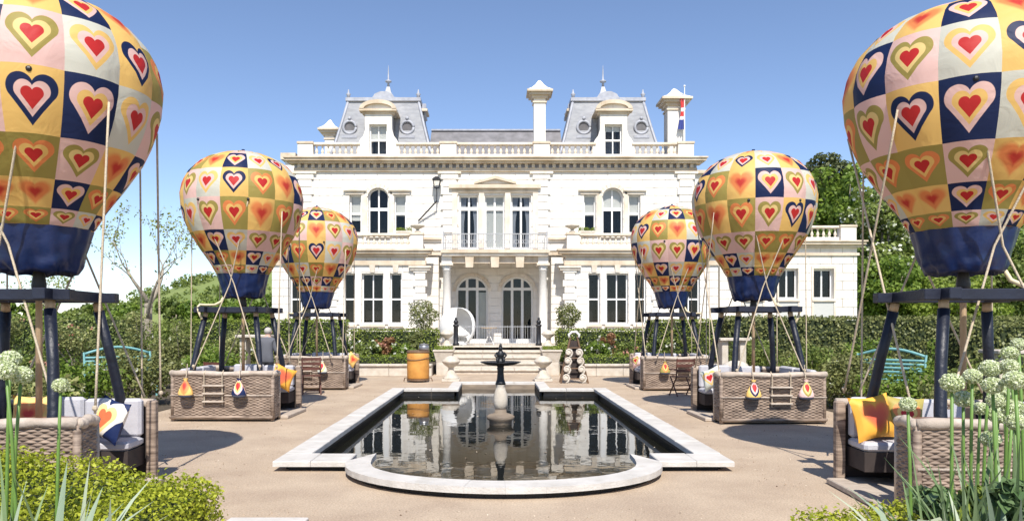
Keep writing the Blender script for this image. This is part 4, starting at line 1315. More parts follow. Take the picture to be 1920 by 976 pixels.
flag = empty('flag', (hx(1283, 0.5), HY + 0.45, hz(268, 0.5))); tag(flag, 'red, white and blue flag drooping from a white pole by the right chimney', 'flag')
fh = hz(162, 0.5) - hz(268, 0.5)
MB().tube([(0, 0, 0), (0, 0, fh)], [0.035, 0.02], 8).build('flagpole', MATS['paint_white'], flag)
MB().ball((0, 0, fh), 0.05, 8, 6).build('pole_ball', MATS['paint_white'], flag)
zt = fh - 0.55
for k, (m_, a, b) in enumerate((('flag_red', 0, 0.45), ('flag_white', 0.45, 0.62), ('flag_red', 0.62, 0.85), ('flag_white', 0.85, 1.0), ('flag_blue', 1.0, 1.45))):
    vs, fs = [], []
    for i in range(9):
        for j in range(4):
            z = zt - a - (b - a) * j / 3
            vs.append((-0.02 - 0.035 * i * (0.8 + 0.25 * math.sin(z * 3)), 0.06 * math.sin(i * 1.9 + z), z))
    for i in range(8):
        for j in range(3): fs.append((i*4+j, i*4+j+1, i*4+j+5, i*4+j+4))
    MB().add(vs, fs).build('flag_cloth', MATS[m_], flag, True)
for i, (u, lab) in enumerate(((757, 'small green planter on the left first-floor balustrade'), (1100, 'small green planter on the right first-floor balustrade'))):
    d = -0.8
    o = empty('window_planter', (hx(u, d), HY + d, hz(437, d) + 0.004)); tag(o, lab, 'planter')
    MB().bev(-0.36, 0.36, -0.10, 0.10, 0, 0.10, 0.01).build('trough', MATS['stone_pale'], o)
    rng = np.random.default_rng(50 + i)
    P = np.stack([rng.uniform(-0.36, 0.36, 260), rng.uniform(-0.1, 0.1, 260), rng.uniform(0.08, 0.24, 260)], 1)
    link('foliage', leaf_mesh('foliage', P, 0.07, MATS['leaf_lime'], rng, None, 0.4), o)
for i, (u, lab) in enumerate(((783, 'low stone urn at the inner end of the left terrace balustrade'), (1073, 'low stone urn at the inner end of the right terrace balustrade'))):
    d = -0.8
    MBu = MB().lathe([(0.14, 0), (0.14, 0.05), (0.06, 0.09), (0.10, 0.16), (0.28, 0.24), (0.33, 0.30), (0.30, 0.33), (0.2, 0.34), (0.05, 0.38)], 18)
    tag(MBu.build('stone_urn', MATS['stone_pale'], None, True, (hx(u, d), HY + d, hz(437, d) + 0.032)), lab, 'urn')

# ================================================================== BALLOONS AND BASKETS
NG = 14
ROWZ = [2.665, 2.815, 3.066, 3.42, 3.99, 4.53, 4.86]
PROF = [(2.665, 0.487), (2.88, 0.605), (3.15, 0.790), (3.42, 0.955), (3.655, 1.055), (3.89, 1.112), (4.16, 1.135), (4.39, 1.090), (4.59, 0.985), (4.75, 0.84), (4.88, 0.64), (4.97, 0.40), (5.02, 0.18), (5.035, 0.0)]
PZ = np.array([p[0] for p in PROF]); PR = np.array([p[1] for p in PROF])
def prof_r(z): return float(np.interp(z, PZ, PR))
COLS = ['EFECBF', 'DEABDA', 'CAFDBF'[::-1], 'ACADEC', 'EFEBCF', 'CACADA', 'DEFDBF',
        'EBECDA', 'AFDABC', 'FAEDFB', 'CDFACD', 'EFCEBA', 'DAEFAC', 'FCABED']
COLS[0] = 'EFEBCF'; COLS[1] = 'CACADA'; COLS[2] = 'DEFDBF'
COLS = ['ADCEFB', 'EFECAD'] + ['EFEBCF', 'CACADA', 'DEFDBF', 'AFACED', 'FADCFA', 'CEFADE', 'EADECB', 'FCEBFA', 'DAFDCE', 'CEACDF', 'EFDEBA', 'DACFED']
TOPC = 'FDCFDAFDCEDFCD'
def gore_mesh(k, cols, top):
    """one sewn gore of the envelope: rows of printed cells, puffed between the seams"""
    vs, fs, uvs, ty = [], [], [], []
    nu = 6
    rows = list(zip(ROWZ[:-1], ROWZ[1:], cols)) + [(ROWZ[-1], 5.034, top)]
    a0 = 2 * math.pi * (k - 0.5) / NG
    for z0, z1, c in rows:
        nv = 6
        b = len(vs)
        for j in range(nv + 1):
            f = j / nv
            if z0 >= ROWZ[-1]:
                f = 1 - (1 - f) ** 2
            z = z0 + (z1 - z0) * f
            r = prof_r(z)
            for i in range(nu + 1):
                u = i / nu
                a = a0 + 2 * math.pi / NG * u
                puff = 1 + 0.030 * (1 - (2 * u - 1) ** 2) - 0.004
                if z0 < 2.7 and j == 0: puff = 1
                vs.append((r * puff * math.cos(a), r * puff * math.sin(a), z))
        for j in range(nv):
            for i in range(nu):
                q = b + j * (nu + 1) + i
                fs.append((q, q + 1, q + nu + 2, q + nu + 1)); ty.append(c)
                for (di, dj) in ((0, 0), (1, 0), (1, 1), (0, 1)):
                    U = ((i + di) / nu * 2 - 1) * 1.02; V = ((j + dj) / nv * 2 - 1) * 1.08 - 0.04
                    uvs.append((U, V))
    me = bpy.data.meshes.new('gore'); me.from_pydata(vs, [], fs)
    uvl = me.uv_layers.new(name='cell'); uvl.data.foreach_set('uv', np.array(uvs, np.float32).ravel())
    set_attr_colors(me, ty)
    me.materials.append(MATS['heart_fabric'])
    me.polygons.foreach_set('use_smooth', [True] * len(fs))
    return me
GORES = [gore_mesh(k, COLS[k], TOPC[k]) for k in range(NG)]

def skirt_mesh():
    vs, fs = [], []
    n, m = 96, 14
    rng = random.Random(3)
    for j in range(m + 1):
        f = j / m
        z = 2.664 - 0.455 * f
        r = 0.486 - 0.115 * f
        if f > 0.8: r -= 0.06 * (f - 0.8) / 0.2 * 0.5
        for i in range(n):
            a = 2 * math.pi * i / n
            g = f ** 1.5
            wv = 0.012 * math.sin(14 * a) * (1 - f) + g * (0.016 * math.sin(9 * a + 3 * f) + 0.011 * math.sin(17 * a + 1.3 - 6 * f) + 0.010 * math.sin(5 * a + 14 * f))
            vs.append(((r + wv) * math.cos(a), (r + wv) * math.sin(a), z + 0.012 * g * math.sin(7 * a)))
    for j in range(m):
        for i in range(n):
            q = j * n + i; q2 = j * n + (i + 1) % n
            fs.append((q, q + n, q2 + n, q2))
    # inner hem so that the mouth has thickness
    b = len(vs)
    for i in range(n):
        x, y, z = vs[m * n + i]; vs.append((x * 0.93, y * 0.93, z + 0.10))
    for i in range(n):
        fs.append((m * n + i, b + i, b + (i + 1) % n, m * n + (i + 1) % n))
    return MB().add(vs, fs).mesh('skirt', MATS['skirt_navy'], True)
SKIRT = skirt_mesh()
CROWN = MB().lathe([(0.10, 5.020), (0.10, 5.038), (0.03, 5.06), (0.03, 5.08), (0.005, 5.085)], 14).mesh('crown_cap', MATS['skirt_navy'], True)

BW, BD, BH = 0.90, 0.86, 0.88               # basket half width, half depth, rim height
POST_T, POST_B = 0.46, 0.56                 # half spacing of the corner posts at top and bottom
BEAM_Z = 1.93

def weave_panel(wd, ht, seed):
    """woven willow: courses bulging over and under the upright stakes; lies in XZ, faces -Y"""
    ncol = max(3, int(round(wd / 0.060))); nrow = max(3, int(round(ht / 0.0245)))
    nu, nv = ncol * 4, nrow * 4
    rr = random.Random(seed)
    hs = [rr.uniform(-0.003, 0.003) for _ in range(nrow * ncol + ncol + 2)]
    vs, fs = [], []
    for j in range(nv + 1):
        row = min(nrow - 1, j // 4); fv = (j - row * 4) / 4
        rnd_ = math.sqrt(max(0, math.sin(math.pi * fv)))
        for i in range(nu + 1):
            u = i / 4.0
            over = math.cos(math.pi * (u + row))
            d = -0.010 - rnd_ * (0.007 + 0.009 * over) - hs[(row * ncol + int(u)) % len(hs)] * rnd_
            if i in (0, nu): d = 0
            vs.append((-wd / 2 + wd * i / nu, d, ht * j / nv))
    for j in range(nv):
        for i in range(nu):
            q = j * (nu + 1) + i; fs.append((q, q + 1, q + nu + 2, q + nu + 1))
    mb = MB().add(vs, fs)
    mb.box(-wd / 2, wd / 2, 0.001, 0.05, 0, ht)
    return mb.mesh('wicker_panel', MATS['wicker'], False)
WP_FRONT = weave_panel(2 * BW - 0.06, BH - 0.12, 1)
WP_SIDE = weave_panel(2 * BD - 0.06, BH - 0.12, 2)
WP_RET = weave_panel(0.30, BH - 0.12, 3)

def make_basket(m):
    """m = +1: entrance on the +X side. Front faces -Y (towards the camera)."""
    o = empty('wicker_basket')
    z0 = 0.06
    link('wicker_panel', WP_FRONT, o, (0, -BD, z0))
    link('wicker_panel', WP_FRONT, o, (0, BD, z0), (0, 0, math.pi))
    link('wicker_panel', WP_SIDE, o, (-m * BW, 0, z0), (0, 0, -m * math.pi / 2))
    link('wicker_panel', WP_RET, o, (m * BW, -BD + 0.18, z0), (0, 0, m * math.pi / 2))
    # inner linings
    for (x0, x1, y0, y1) in ((-BW + 0.06, BW - 0.06, -BD + 0.052, -BD + 0.07), (-BW + 0.06, BW - 0.06, BD - 0.07, BD - 0.052)):
        MB().box(x0, x1, y0, y1, z0, BH - 0.07).build('lining', MATS['bench_dark'], o)
    # corner uprights
    for sx in (-1, 1):
        for sy in (-1, 1):
            MB().tube([(sx * (BW - 0.012), sy * (BD - 0.012), 0.02), (sx * (BW - 0.012), sy * (BD - 0.012), BH - 0.05)], 0.036, 8).build('corner_upright', MATS['wicker'], o, True)
    MB().tube([(m * BW, -BD + 0.345, 0.04), (m * BW, -BD + 0.345, BH - 0.05)], 0.026, 8).build('door_jamb', MATS['wood_deck'], o, True)
    MB().bev(m * BW - 0.05, m * BW + 0.05, BD - 0.14, BD - 0.04, 0.02, BH, 0.012).build('door_jamb', MATS['wicker'], o)
    # padded rim, sagging a little, one roll to each side
    def roll(a, b, k):
        pts = []
        a, b = Vector(a), Vector(b)
        for i in range(13):
            f = i / 12; p = a.lerp(b, f); p.z += 0.010 * math.sin(f * 9 + k); pts.append(p)
        rad = [0.048 + 0.007 * math.sin(i * 1.7 + k) for i in range(13)]
        MB().tube(pts, rad, 10).build('rim_pad', MATS['rim_pad'], o, True)
    zr = BH - 0.035
    roll((-BW, -BD, zr), (BW, -BD, zr), 0); roll((-BW, BD, zr), (BW, BD, zr), 1)
    roll((-m * BW, -BD, zr), (-m * BW, BD, zr), 2); roll((m * BW, -BD, zr), (m * BW, -BD + 0.34, zr), 3)
    # rope bands round the middle and a bottom roll
    for zz, rr_, mm in ((0.46, 0.013, 'rim_pad'), (0.075, 0.030, 'wicker')):
        for a, b in (((-BW, -BD - 0.022), (BW, -BD - 0.022)), ((-BW, BD + 0.022), (BW, BD + 0.022))):
            MB().tube([(a[0], a[1], zz), (b[0], b[1], zz)], rr_, 8).build('rope_band', MATS[mm], o, True)
        xs_ = -m * (BW + 0.022)
        MB().tube([(xs_, -BD, zz), (xs_, BD, zz)], rr_, 8).build('rope_band', MATS[mm], o, True)
    # floor boards, one threshold board sticking out of the entrance
    nbd = 8
    for k in range(nbd):
        y0 = -BD + 0.02 + (2 * BD - 0.04) * k / nbd; y1 = -BD + 0.02 + (2 * BD - 0.04) * (k + 1) / nbd - 0.008
        MB().box(-BW + 0.03, BW - 0.03, y0, y1, 0.03, 0.058).build('floor_board', MATS['wood_deck'], o)
    MB().bev(min(m * (BW - 0.03), m * (BW + 0.16)), max(m * (BW - 0.03), m * (BW + 0.16)), -BD + 0.36, BD - 0.14, 0.004, 0.065, 0.01).build('threshold', MATS['wood_deck'], o)
    # bench along the outer side and the back, with grey cushions
    xo = -m * BW
    bx = sorted((xo + m * 0.07, xo + m * 0.52))
    MB().box(bx[0], bx[1], -BD + 0.08, BD - 0.08, 0.06, 0.40).build('bench_base', MATS['bench_dark'], o)
    by = sorted((xo + m * 0.53, m * (BW - 0.08)))
    MB().box(by[0], by[1], BD - 0.52, BD - 0.08, 0.20, 0.40).build('bench_base', MATS['bench_dark'], o)
    MB().box(by[0], by[1], -BD + 0.08, -BD + 0.48, 0.20, 0.40).build('bench_base', MATS['bench_dark'], o)
    def cushion(x0, x1, y0, y1, za, zb, nm='seat_cushion'):
        MB().bev(x0, x1, y0, y1, za, zb, 0.028).build(nm, MATS['seat_grey'], o, False)
    cushion(bx[0] + 0.005, bx[1], -BD + 0.09, 0.0, 0.402, 0.50); cushion(bx[0] + 0.005, bx[1], 0.006, BD - 0.09, 0.402, 0.50)
    md = (by[0] + by[1]) / 2
    cushion(by[0], md - 0.003, BD - 0.53, BD - 0.09, 0.402, 0.50); cushion(md + 0.003, by[1], BD - 0.53, BD - 0.09, 0.402, 0.50)
    cushion(by[0], by[1], -BD + 0.09, -BD + 0.49, 0.402, 0.50)
    cushion(by[0], md - 0.003, BD - 0.20, BD - 0.09, 0.502, 0.93, 'back_cushion'); cushion(md + 0.003, by[1], BD - 0.20, BD - 0.09, 0.502, 0.91, 'back_cushion')
    xx = sorted((xo + m * 0.08, xo + m * 0.20))
    cushion(xx[0], xx[1], -BD + 0.10, -0.01, 0.502, 0.92, 'back_cushion'); cushion(xx[0], xx[1], 0.01, BD - 0.21, 0.502, 0.92, 'back_cushion')
    # leaning corner posts in navy sleeves with bare wooden ends
    for sx in (-1, 1):
        for sy in (-1, 1):
            t = Vector((sx * POST_T, sy * POST_T, BEAM_Z)); b = Vector((sx * POST_B, sy * (BD - 0.10), 0.502 if sy < 0 else 0.5))
            b.x = sx * (POST_B + 0.06)
            dd = (t - b)
            pts = [b + dd * f for f in (0, 0.3, 0.6, 0.94)]
            bow = Vector((sx * 0.03, 0, 0)); pts[1] = pts[1] + bow; pts[2] = pts[2] + bow * 0.8
            p = MB().tube(pts, [0.062, 0.053, 0.050, 0.052], 12).build('post', MATS['navy_sleeve'], o, True)
            MB().tube([b + dd * 0.935, t + Vector((0, 0, 0.0))], 0.044, 10).build('post_end', MATS['wood_pole'], p, True)
    # top frame: four beams and two inner cross beams
    e = 0.66
    for (x0, x1, y0, y1) in ((-e, e, -POST_T - 0.06, -POST_T + 0.06), (-e, e, POST_T - 0.06, POST_T + 0.06)):
        MB().bev(x0, x1, y0, y1, BEAM_Z, BEAM_Z + 0.10, 0.006).build('beam', MATS['navy_beam'], o)
    for s in (-1, 1):
        MB().bev(s * POST_T - 0.055, s * POST_T + 0.055, -e, e, BEAM_Z + 0.004, BEAM_Z + 0.106, 0.006).build('beam', MATS['navy_beam'], o)
    MB().bev(-0.40, 0.40, -0.05, 0.05, BEAM_Z + 0.008, BEAM_Z + 0.09, 0.006).build('cross_beam', MATS['navy_beam'], o)
    return o

def rope_pts(a, b, sag=0.0, n=8):
    a, b = Vector(a), Vector(b)
    return [a.lerp(b, i / n) - Vector((0, 0, sag * 4 * (i / n) * (1 - i / n))) for i in range(n + 1)]

def make_balloon(m, rot):
    """the envelope, skirt, mast, ropes and inflation hose; origin on the ground under the mast"""
    o = empty('hot_air_balloon')
    for k in range(NG):
        link('gore', GORES[k], o, (0, 0, 0), (0, 0, rot))
    link('skirt', SKIRT, o, (0, 0, 0), (0, 0, rot * 0.7))
    link('crown_cap', CROWN, o)
    MB().tube([(0, 0.0, 0.75), (0, 0, BEAM_Z + 0.1), (0, 0, 2.45)], [0.032, 0.032, 0.05], 10).build('mast', MATS['wood_pole'], o, True)
    MB().lathe([(0.02, 2.02), (0.06, 2.03), (0.07, 2.10), (0.05, 2.24), (0.06, 2.40), (0.02, 2.41)], 14).build('burner', MATS['iron'], o, True)
    # attachment patches and ropes: crossing pair over the front and over the inner side
    def on(ang, z, e=0.02):
        r = prof_r(z) + e
        return Vector((r * math.cos(ang), r * math.sin(ang), z))
    rim = BH + 0.005
    RR = 0.0115
    mids = []
    fr = -math.pi / 2
    for s in (-1, 1):
        A = on(fr + s * 0.42, 3.95); X = Vector((-s * 0.04, -0.60, 2.45)); B = Vector((-s * 0.62, -BD - 0.01, rim))
        r = MB().tube(rope_pts(A, X, 0.0) + rope_pts(X, B)[1:], RR, 6).build('rope', MATS['rope'], o, True)
        MB().ball(A, 0.028, 8, 6).build('rope_knot', MATS['iron'], r)
        MB().ball(B + Vector((0, 0, 0.06)), 0.030, 8, 6).build('rope_knot', MATS['rope'], r)
        A = on((0 if m > 0 else math.pi) + s * 0.55, 3.80); B = Vector((m * (BW + 0.01), s * (BD - 0.08), rim))
        r = MB().tube(rope_pts(A, B, 0.0), RR, 6).build('rope', MATS['rope'], o, True)
        MB().ball(B + Vector((0, 0, 0.05)), 0.028, 8, 6).build('rope_knot', MATS['rope'], r)
        A = on(math.pi / 2 + s * 0.5, 3.8); B = Vector((s * 0.7, BD + 0.01, rim))
        MB().tube(rope_pts(A, B), RR, 6).build('rope', MATS['rope'], o, True)
    # free guy ropes hanging plumb to wooden stakes beside the basket
    for ang, dx in ((math.pi / 2 - 0.55, 0.0), (math.pi / 2 + 0.75, 0.0), (math.pi / 2 + 1.35, 0.0)):
        a2 = ang if m > 0 else math.pi - ang
        A = on(a2, 4.1); B = Vector((A.x * 1.03, A.y * 1.03, 0.42))
        if abs(B.x) < BW + 0.06 and abs(B.y) < BD + 0.06: B.z = rim; 
        r = MB().tube(rope_pts(A, B), RR * 0.9, 6).build('guy_rope', MATS['rope'], o, True)
        if B.z < 0.6:
            MB().tube([(B.x, B.y, 0), (B.x, B.y, 0.5)], 0.018, 8).build('stake', MATS['wood_pole'], r)
            MB().tube([(B.x - 0.11, B.y, 0.40), (B.x + 0.11, B.y, 0.40)], 0.016, 8).build('stake_handle', MATS['wood_pole'], r)
    # hose from the mouth to a corner of the frame
    s = -m
    pts = [(s * 0.30, -0.16, 2.28), (s * 0.36, -0.20, 2.14), (s * 0.46, -0.26, 2.075), (s * 0.58, -0.36, 2.07), (s * 0.68, -0.44, 2.075), (s * 0.715, -0.47, 2.02), (s * 0.66, -0.50, 1.90), (s * 0.60, -0.53, 1.80)]
    MB().tube(pts, 0.024, 8).build('hose', MATS['hose'], o, True)
    return o

def cushion_mesh(w, h, t, cell, name='cushion', star=0.0, us=1.15):
    """square scatter cushion with a printed heart, pinched corners"""
    n = 12; vs, fs, uvs, ty = [], [], [], []
    for side in (-1, 1):
        b = len(vs)
        for j in range(n + 1):
            for i in range(n + 1):
                u, v = i / n * 2 - 1, j / n * 2 - 1
                edge = (1 - u ** 4) * (1 - v ** 4)
                pin = 1 - (0.10 + star) * ((1 - u * u) * v * v + (1 - v * v) * u * u)
                vs.append((u * w / 2 * pin, side * t / 2 * edge ** 0.6, v * h / 2 * pin))
        for j in range(n):
            for i in range(n):
                q = b + j * (n + 1) + i
                f = (q, q + 1, q + n + 2, q + n + 1) if side < 0 else (q, q + n + 1, q + n + 2, q + 1)
                fs.append(f); ty.append(cell)
                off = ((0, 0), (1, 0), (1, 1), (0, 1)) if side < 0 else ((0, 0), (0, 1), (1, 1), (1, 0))
                for di, dj in off: uvs.append((((i + di) / n * 2 - 1) * us, ((j + dj) / n * 2 - 1) * us))
    me = bpy.data.meshes.new(name); me.from_pydata(vs, [], fs)
    uvl = me.uv_layers.new(name='cell'); uvl.data.foreach_set('uv', np.array(uvs, np.float32).ravel())
    set_attr_colors(me, ty); me.materials.append(MATS['heart_cushion'])
    me.polygons.foreach_set('use_smooth', [True] * len(fs))
    return me

def make_sandbag(p, rz, label, cell):
    """teardrop weight bag of printed cloth with a dark base, tied at the neck"""
    o = empty('sandbag', p, rz); tag(o, label, 'sandbag', 'ballast bags on the baskets')
    vs, fs, uvs, ty = [], [], [], []
    n = 16; pr = [(0.125, 0.015), (0.135, 0.05), (0.115, 0.11), (0.08, 0.18), (0.040, 0.245), (0.026, 0.27), (0.045, 0.31)]
    for r, z in pr:
        for k in range(n):
            a = 2 * math.pi * k / n; vs.append((r * math.cos(a), 0.62 * r * math.sin(a), z))
    for j in range(len(pr) - 1):
        for k in range(n):
            fs.append((j*n+k, j*n+(k+1)%n, (j+1)*n+(k+1)%n, (j+1)*n+k)); ty.append(cell)
            for di, dj in ((0,0),(1,0),(1,1),(0,1)): uvs.append((((k + di) % 8) / 4.0 - 1, (j + dj) / 3 - 1))
    me = bpy.data.meshes.new('cloth'); me.from_pydata(vs, [], fs)
    uvl = me.uv_layers.new(name='cell'); uvl.data.foreach_set('uv', np.array(uvs, np.float32).ravel())
    set_attr_colors(me, ty); me.materials.append(MATS['heart_cushion']); me.polygons.foreach_set('use_smooth', [True] * len(fs))
    link('bag_cloth', me, o)
    mb = MB().lathe([(0.08, -0.03), (0.115, -0.02), (0.128, 0.02), (0.10, 0.03)], 16)
    mb.v = [(x, y * 0.62, z) for x, y, z in mb.v]; mb.build('bag_base', MATS['bag_dark'], o, True)
    MB().tube([(0, 0, 0.27), (0, 0.05, 0.42), (0, 0.075, 0.56)], 0.007, 6).build('cord', MATS['rope'], o)
    return o

PLACES = [  # side, centre x, centre y, basket yaw, balloon yaw, which, lift
    (+1, -4.58, 7.30, R(3.5), R(23), 'nearest left', 0.02, 7.5),
    (+1, -4.80, 14.05, R(-1), R(120), 'middle left', 0.06, 14.0),
    (+1, -4.82, 20.45, R(-1), R(205), 'farthest left', 0.0, 20.2),
    (-1, 4.58, 7.25, R(-3), R(0), 'nearest right', -0.02, 8.1),
    (-1, 4.76, 13.68, R(1), R(66), 'middle right', 0.0, 13.75),
    (-1, 4.74, 20.20, R(1), R(290), 'farthest right', 0.0, 20.0),
]
PROTO = {}
BASKETS = []
for i, (m, x, y, yaw, rot, which, lift, by_) in enumerate(PLACES):
    if m not in PROTO:
        b = make_basket(m); PROTO[m] = b
    else:
        b = copy_tree(PROTO[m])
    b.location = (x, y, 0); b.rotation_euler = (0, 0, yaw)
    where = {'nearest left': 'cut off by the left edge of the photo', 'middle left': 'with a grey-haired person behind it', 'farthest left': 'left row, nearest the house',
             'nearest right': 'beside the white alliums on the right', 'middle right': 'right row, between the nearest and the farthest', 'farthest right': 'right row, nearest the house'}[which]
    tag(b, 'brown wicker balloon basket with navy posts, ' + where, 'basket', 'wicker balloon baskets around the pond')
    # aim the envelope so that the read gore faces the camera
    face = math.atan2(-by_, -x)
    k0 = 3
    rr = face - 2 * math.pi * k0 / NG + rot
    bl = make_balloon(m, rr - yaw)
    bl.location = ({'nearest right': 5.08, 'middle left': -4.72}.get(which, x), by_, lift); bl.scale = {'nearest right': (1.03, 1.03, 1.025), 'nearest left': (0.99, 0.99, 0.99)}.get(which, (0.95, 0.95, 0.97)); bl.rotation_euler = (0, 0, yaw)
    tag(bl, 'heart-patterned hot air balloon with navy skirt, ' + {'nearest left': 'cut off at the left edge', 'middle left': 'middle one of the left row', 'farthest left': 'smallest, left of the house door',
        'nearest right': 'cut off at the right edge', 'middle right': 'middle one of the right row', 'farthest right': 'smallest, right of the house door'}[which], 'balloon', 'heart balloons over the baskets')
    BASKETS.append((b, m, which))

def at_basket(i, x, y, z):
    b = BASKETS[i][0]; yaw = b.rotation_euler[2]
    c, s = math.cos(yaw), math.sin(yaw)
    return Vector((b.location[0] + c * x - s * y, b.location[1] + s * x + c * y, z))

# tables inside the baskets
for i, (b, m, which) in enumerate(BASKETS):
    t = empty('dining_table', at_basket(i, m * 0.16, -0.02, 0.06), b.rotation_euler[2])
    tag(t, 'small brown wooden table inside the %s basket' % which, 'table', 'tables in the baskets')
    tp = MB()
    tp.prism_z([(0.36 * math.cos(a) * 1.1, 0.30 * math.sin(a)) for a in [2 * math.pi * k / 24 for k in range(24)]], 0.685, 0.715)
    tp.build('table_top', MATS['table_wood'], t)
    # leg beside the mast
    MB().tube([(0.12 * m, 0, 0.02), (0.12 * m, 0, 0.68)], 0.03, 10).build('leg', MATS['iron'], t, True)
    MB().lathe([(0.16, 0), (0.16, 0.015), (0.04, 0.03)], 16, (0.12 * m, 0, 0)).build('foot', MATS['iron'], t)

# ballast bags and rope ladders on the front panels
bagcells = ['F', 'A', 'D', 'B', 'C', 'E', 'B', 'F', 'F', 'D', 'F', 'A']
nb = 0
for i, (b, m, which) in enumerate(BASKETS):
    if i in (0, 3): continue          # their fronts carry nothing in view
    for k, fx in enumerate((-0.60, 0.34) if m > 0 else (-0.38, 0.52)):
        if i == 2 and k == 0: continue      # hidden behind the middle basket
        if i == 5 and k == 1: continue
        side = 'left' if fx < 0 else 'right'
        make_sandbag(at_basket(i, fx, -BD - 0.125, 0.46), b.rotation_euler[2], 'small printed ballast bag hanging on the %s half of the %s basket front' % (side, which), bagcells[nb % 12]); nb += 1
    cx = -0.14 if m > 0 else 0.12
    ld = empty('rope_ladder', at_basket(i, cx, -BD - 0.055, 0), b.rotation_euler[2])
    tag(ld, 'short rope ladder with wooden rungs on the front of the %s basket' % which, 'ladder', 'rope ladders on the baskets')
    for s in (-1, 1):
        MB().tube([(s * 0.16, 0.055, BH + 0.02), (s * 0.16, -0.012, BH - 0.03), (s * 0.16, 0.0, 0.30)], 0.009, 6).build('side_rope', MATS['rope'], ld)
    for zz in (0.34, 0.48, 0.62):
        MB().bev(-0.19, 0.19, -0.045, 0.03, zz, zz + 0.03, 0.008).build('rung', MATS['wood_deck'], ld)

# scatter cushions
CU = {c: cushion_mesh(0.44, 0.44, 0.15, c, star=0.03) for c in 'ABCDEFG'}
CU['H'] = cushion_mesh(0.44, 0.44, 0.15, 'H', star=0.03, us=0.80)
def cushion(cell, p, rot, label, sc=1.0):
    o = link('cushion', CU[cell], None, p, rot, (sc, sc, sc)); tag(o, label, 'cushion', 'scatter cushions'); return o
cushion('H', at_basket(0, 0.66, 0.30, 0.735), (R(-16), R(12), R(-28)), 'cream and blue heart cushion at the entrance of the nearest left basket', 1.0)
cushion('F', at_basket(0, -0.25, 0.56, 0.75), (R(-12), 0, R(4)), 'yellow and orange cushion on the back bench of the nearest left basket')
cushion('G', at_basket(3, -0.66, 0.52, 0.735), (R(-14), R(-6), R(12)), 'plain orange heart cushion at the entrance of the nearest right basket', 1.08)
cushion('E', at_basket(3, -0.30, 0.60, 0.74), (R(-12), R(5), R(-4)), 'dark orange cushion behind the bright one in the nearest right basket', 0.95)
cushion('G', at_basket(1, 0.80, 0.02, 0.72), (R(-10), R(24), R(30)), 'orange star-like cushion propped at the entrance of the middle left basket', 1.0)
cushion('D', at_basket(4, -0.78, 0.05, 0.72), (R(-10), R(-22), R(-40)), 'pale yellow cushion propped at the entrance of the middle right basket', 0.9)
cushion('F', at_basket(2, 0.84, 0.30, 0.74), (R(-8), R(40), R(35)), 'orange cushion propped at the entrance of the farthest left basket', 0.8)
cushion('C', at_basket(5, -0.84, 0.30, 0.72), (R(-8), R(-20), R(-50)), 'pale cushion propped at the entrance of the farthest right basket', 0.8)

# ================================================================== GARDEN ORNAMENTS AND FURNITURE
def stuffcopy(src, loc, rz, label, sc=1.0):
    c = copy_tree(src); c.location = loc; c.rotation_euler = (0, 0, rz); c['label'] = label
    c.scale = (sc, sc, sc)
    return c

# fountain
ft = empty('fountain', (PC + 0.0, 13.3, WATER_Z)); tag(ft, 'black bronze fountain with wide dish and figure standing in the pond', 'fountain')
MB().lathe([(0.20, -0.66), (0.20, 0.06), (0.24, 0.09), (0.25, 0.14), (0.21, 0.17), (0.11, 0.20), (0.10, 0.27)], 20).build('plinth', MATS['pool_side'], ft, True)
MB().lathe([(0.075, 0.265), (0.105, 0.29), (0.125, 0.36), (0.128, 0.44), (0.115, 0.54), (0.085, 0.63), (0.075, 0.68), (0.09, 0.70), (0.06, 0.71)], 20).build('stone_vase', MATS['stone'], ft, True)
MB().lathe([(0.095, 0.705), (0.085, 0.74), (0.065, 0.80), (0.055, 0.94), (0.065, 1.00), (0.055, 1.02), (0.08, 1.04)], 18).build('stem', MATS['bronze'], ft, True)
MB().lathe([(0.07, 1.035), (0.13, 1.04), (0.24, 1.055), (0.33, 1.085), (0.365, 1.105), (0.36, 1.112), (0.31, 1.10), (0.18, 1.085), (0.05, 1.08)], 32).build('dish', MATS['bronze'], ft, True)
fg = MB().lathe([(0.07, 1.08), (0.075, 1.12), (0.05, 1.15), (0.042, 1.17), (0.065, 1.205), (0.072, 1.24), (0.055, 1.285), (0.027, 1.315)], 14)
fg.ball((0, -0.01, 1.345), 0.042, 12, 8)
for s_ in (-1, 1):
    fg.tube([(s_ * 0.058, 0, 1.27), (s_ * 0.10, -0.02, 1.22), (s_ * 0.068, -0.06, 1.185)], [0.022, 0.019, 0.015], 7)
    fg.tube([(s_ * 0.036, -0.02, 1.185), (s_ * 0.062, -0.07, 1.15), (s_ * 0.045, -0.07, 1.09)], [0.029, 0.025, 0.018], 7)
fg.tube([(0, -0.01, 1.375), (0, -0.01, 1.41), (0.01, 0, 1.43)], [0.03, 0.022, 0.008], 8)
fg.build('figure', MATS['bronze'], ft, True)

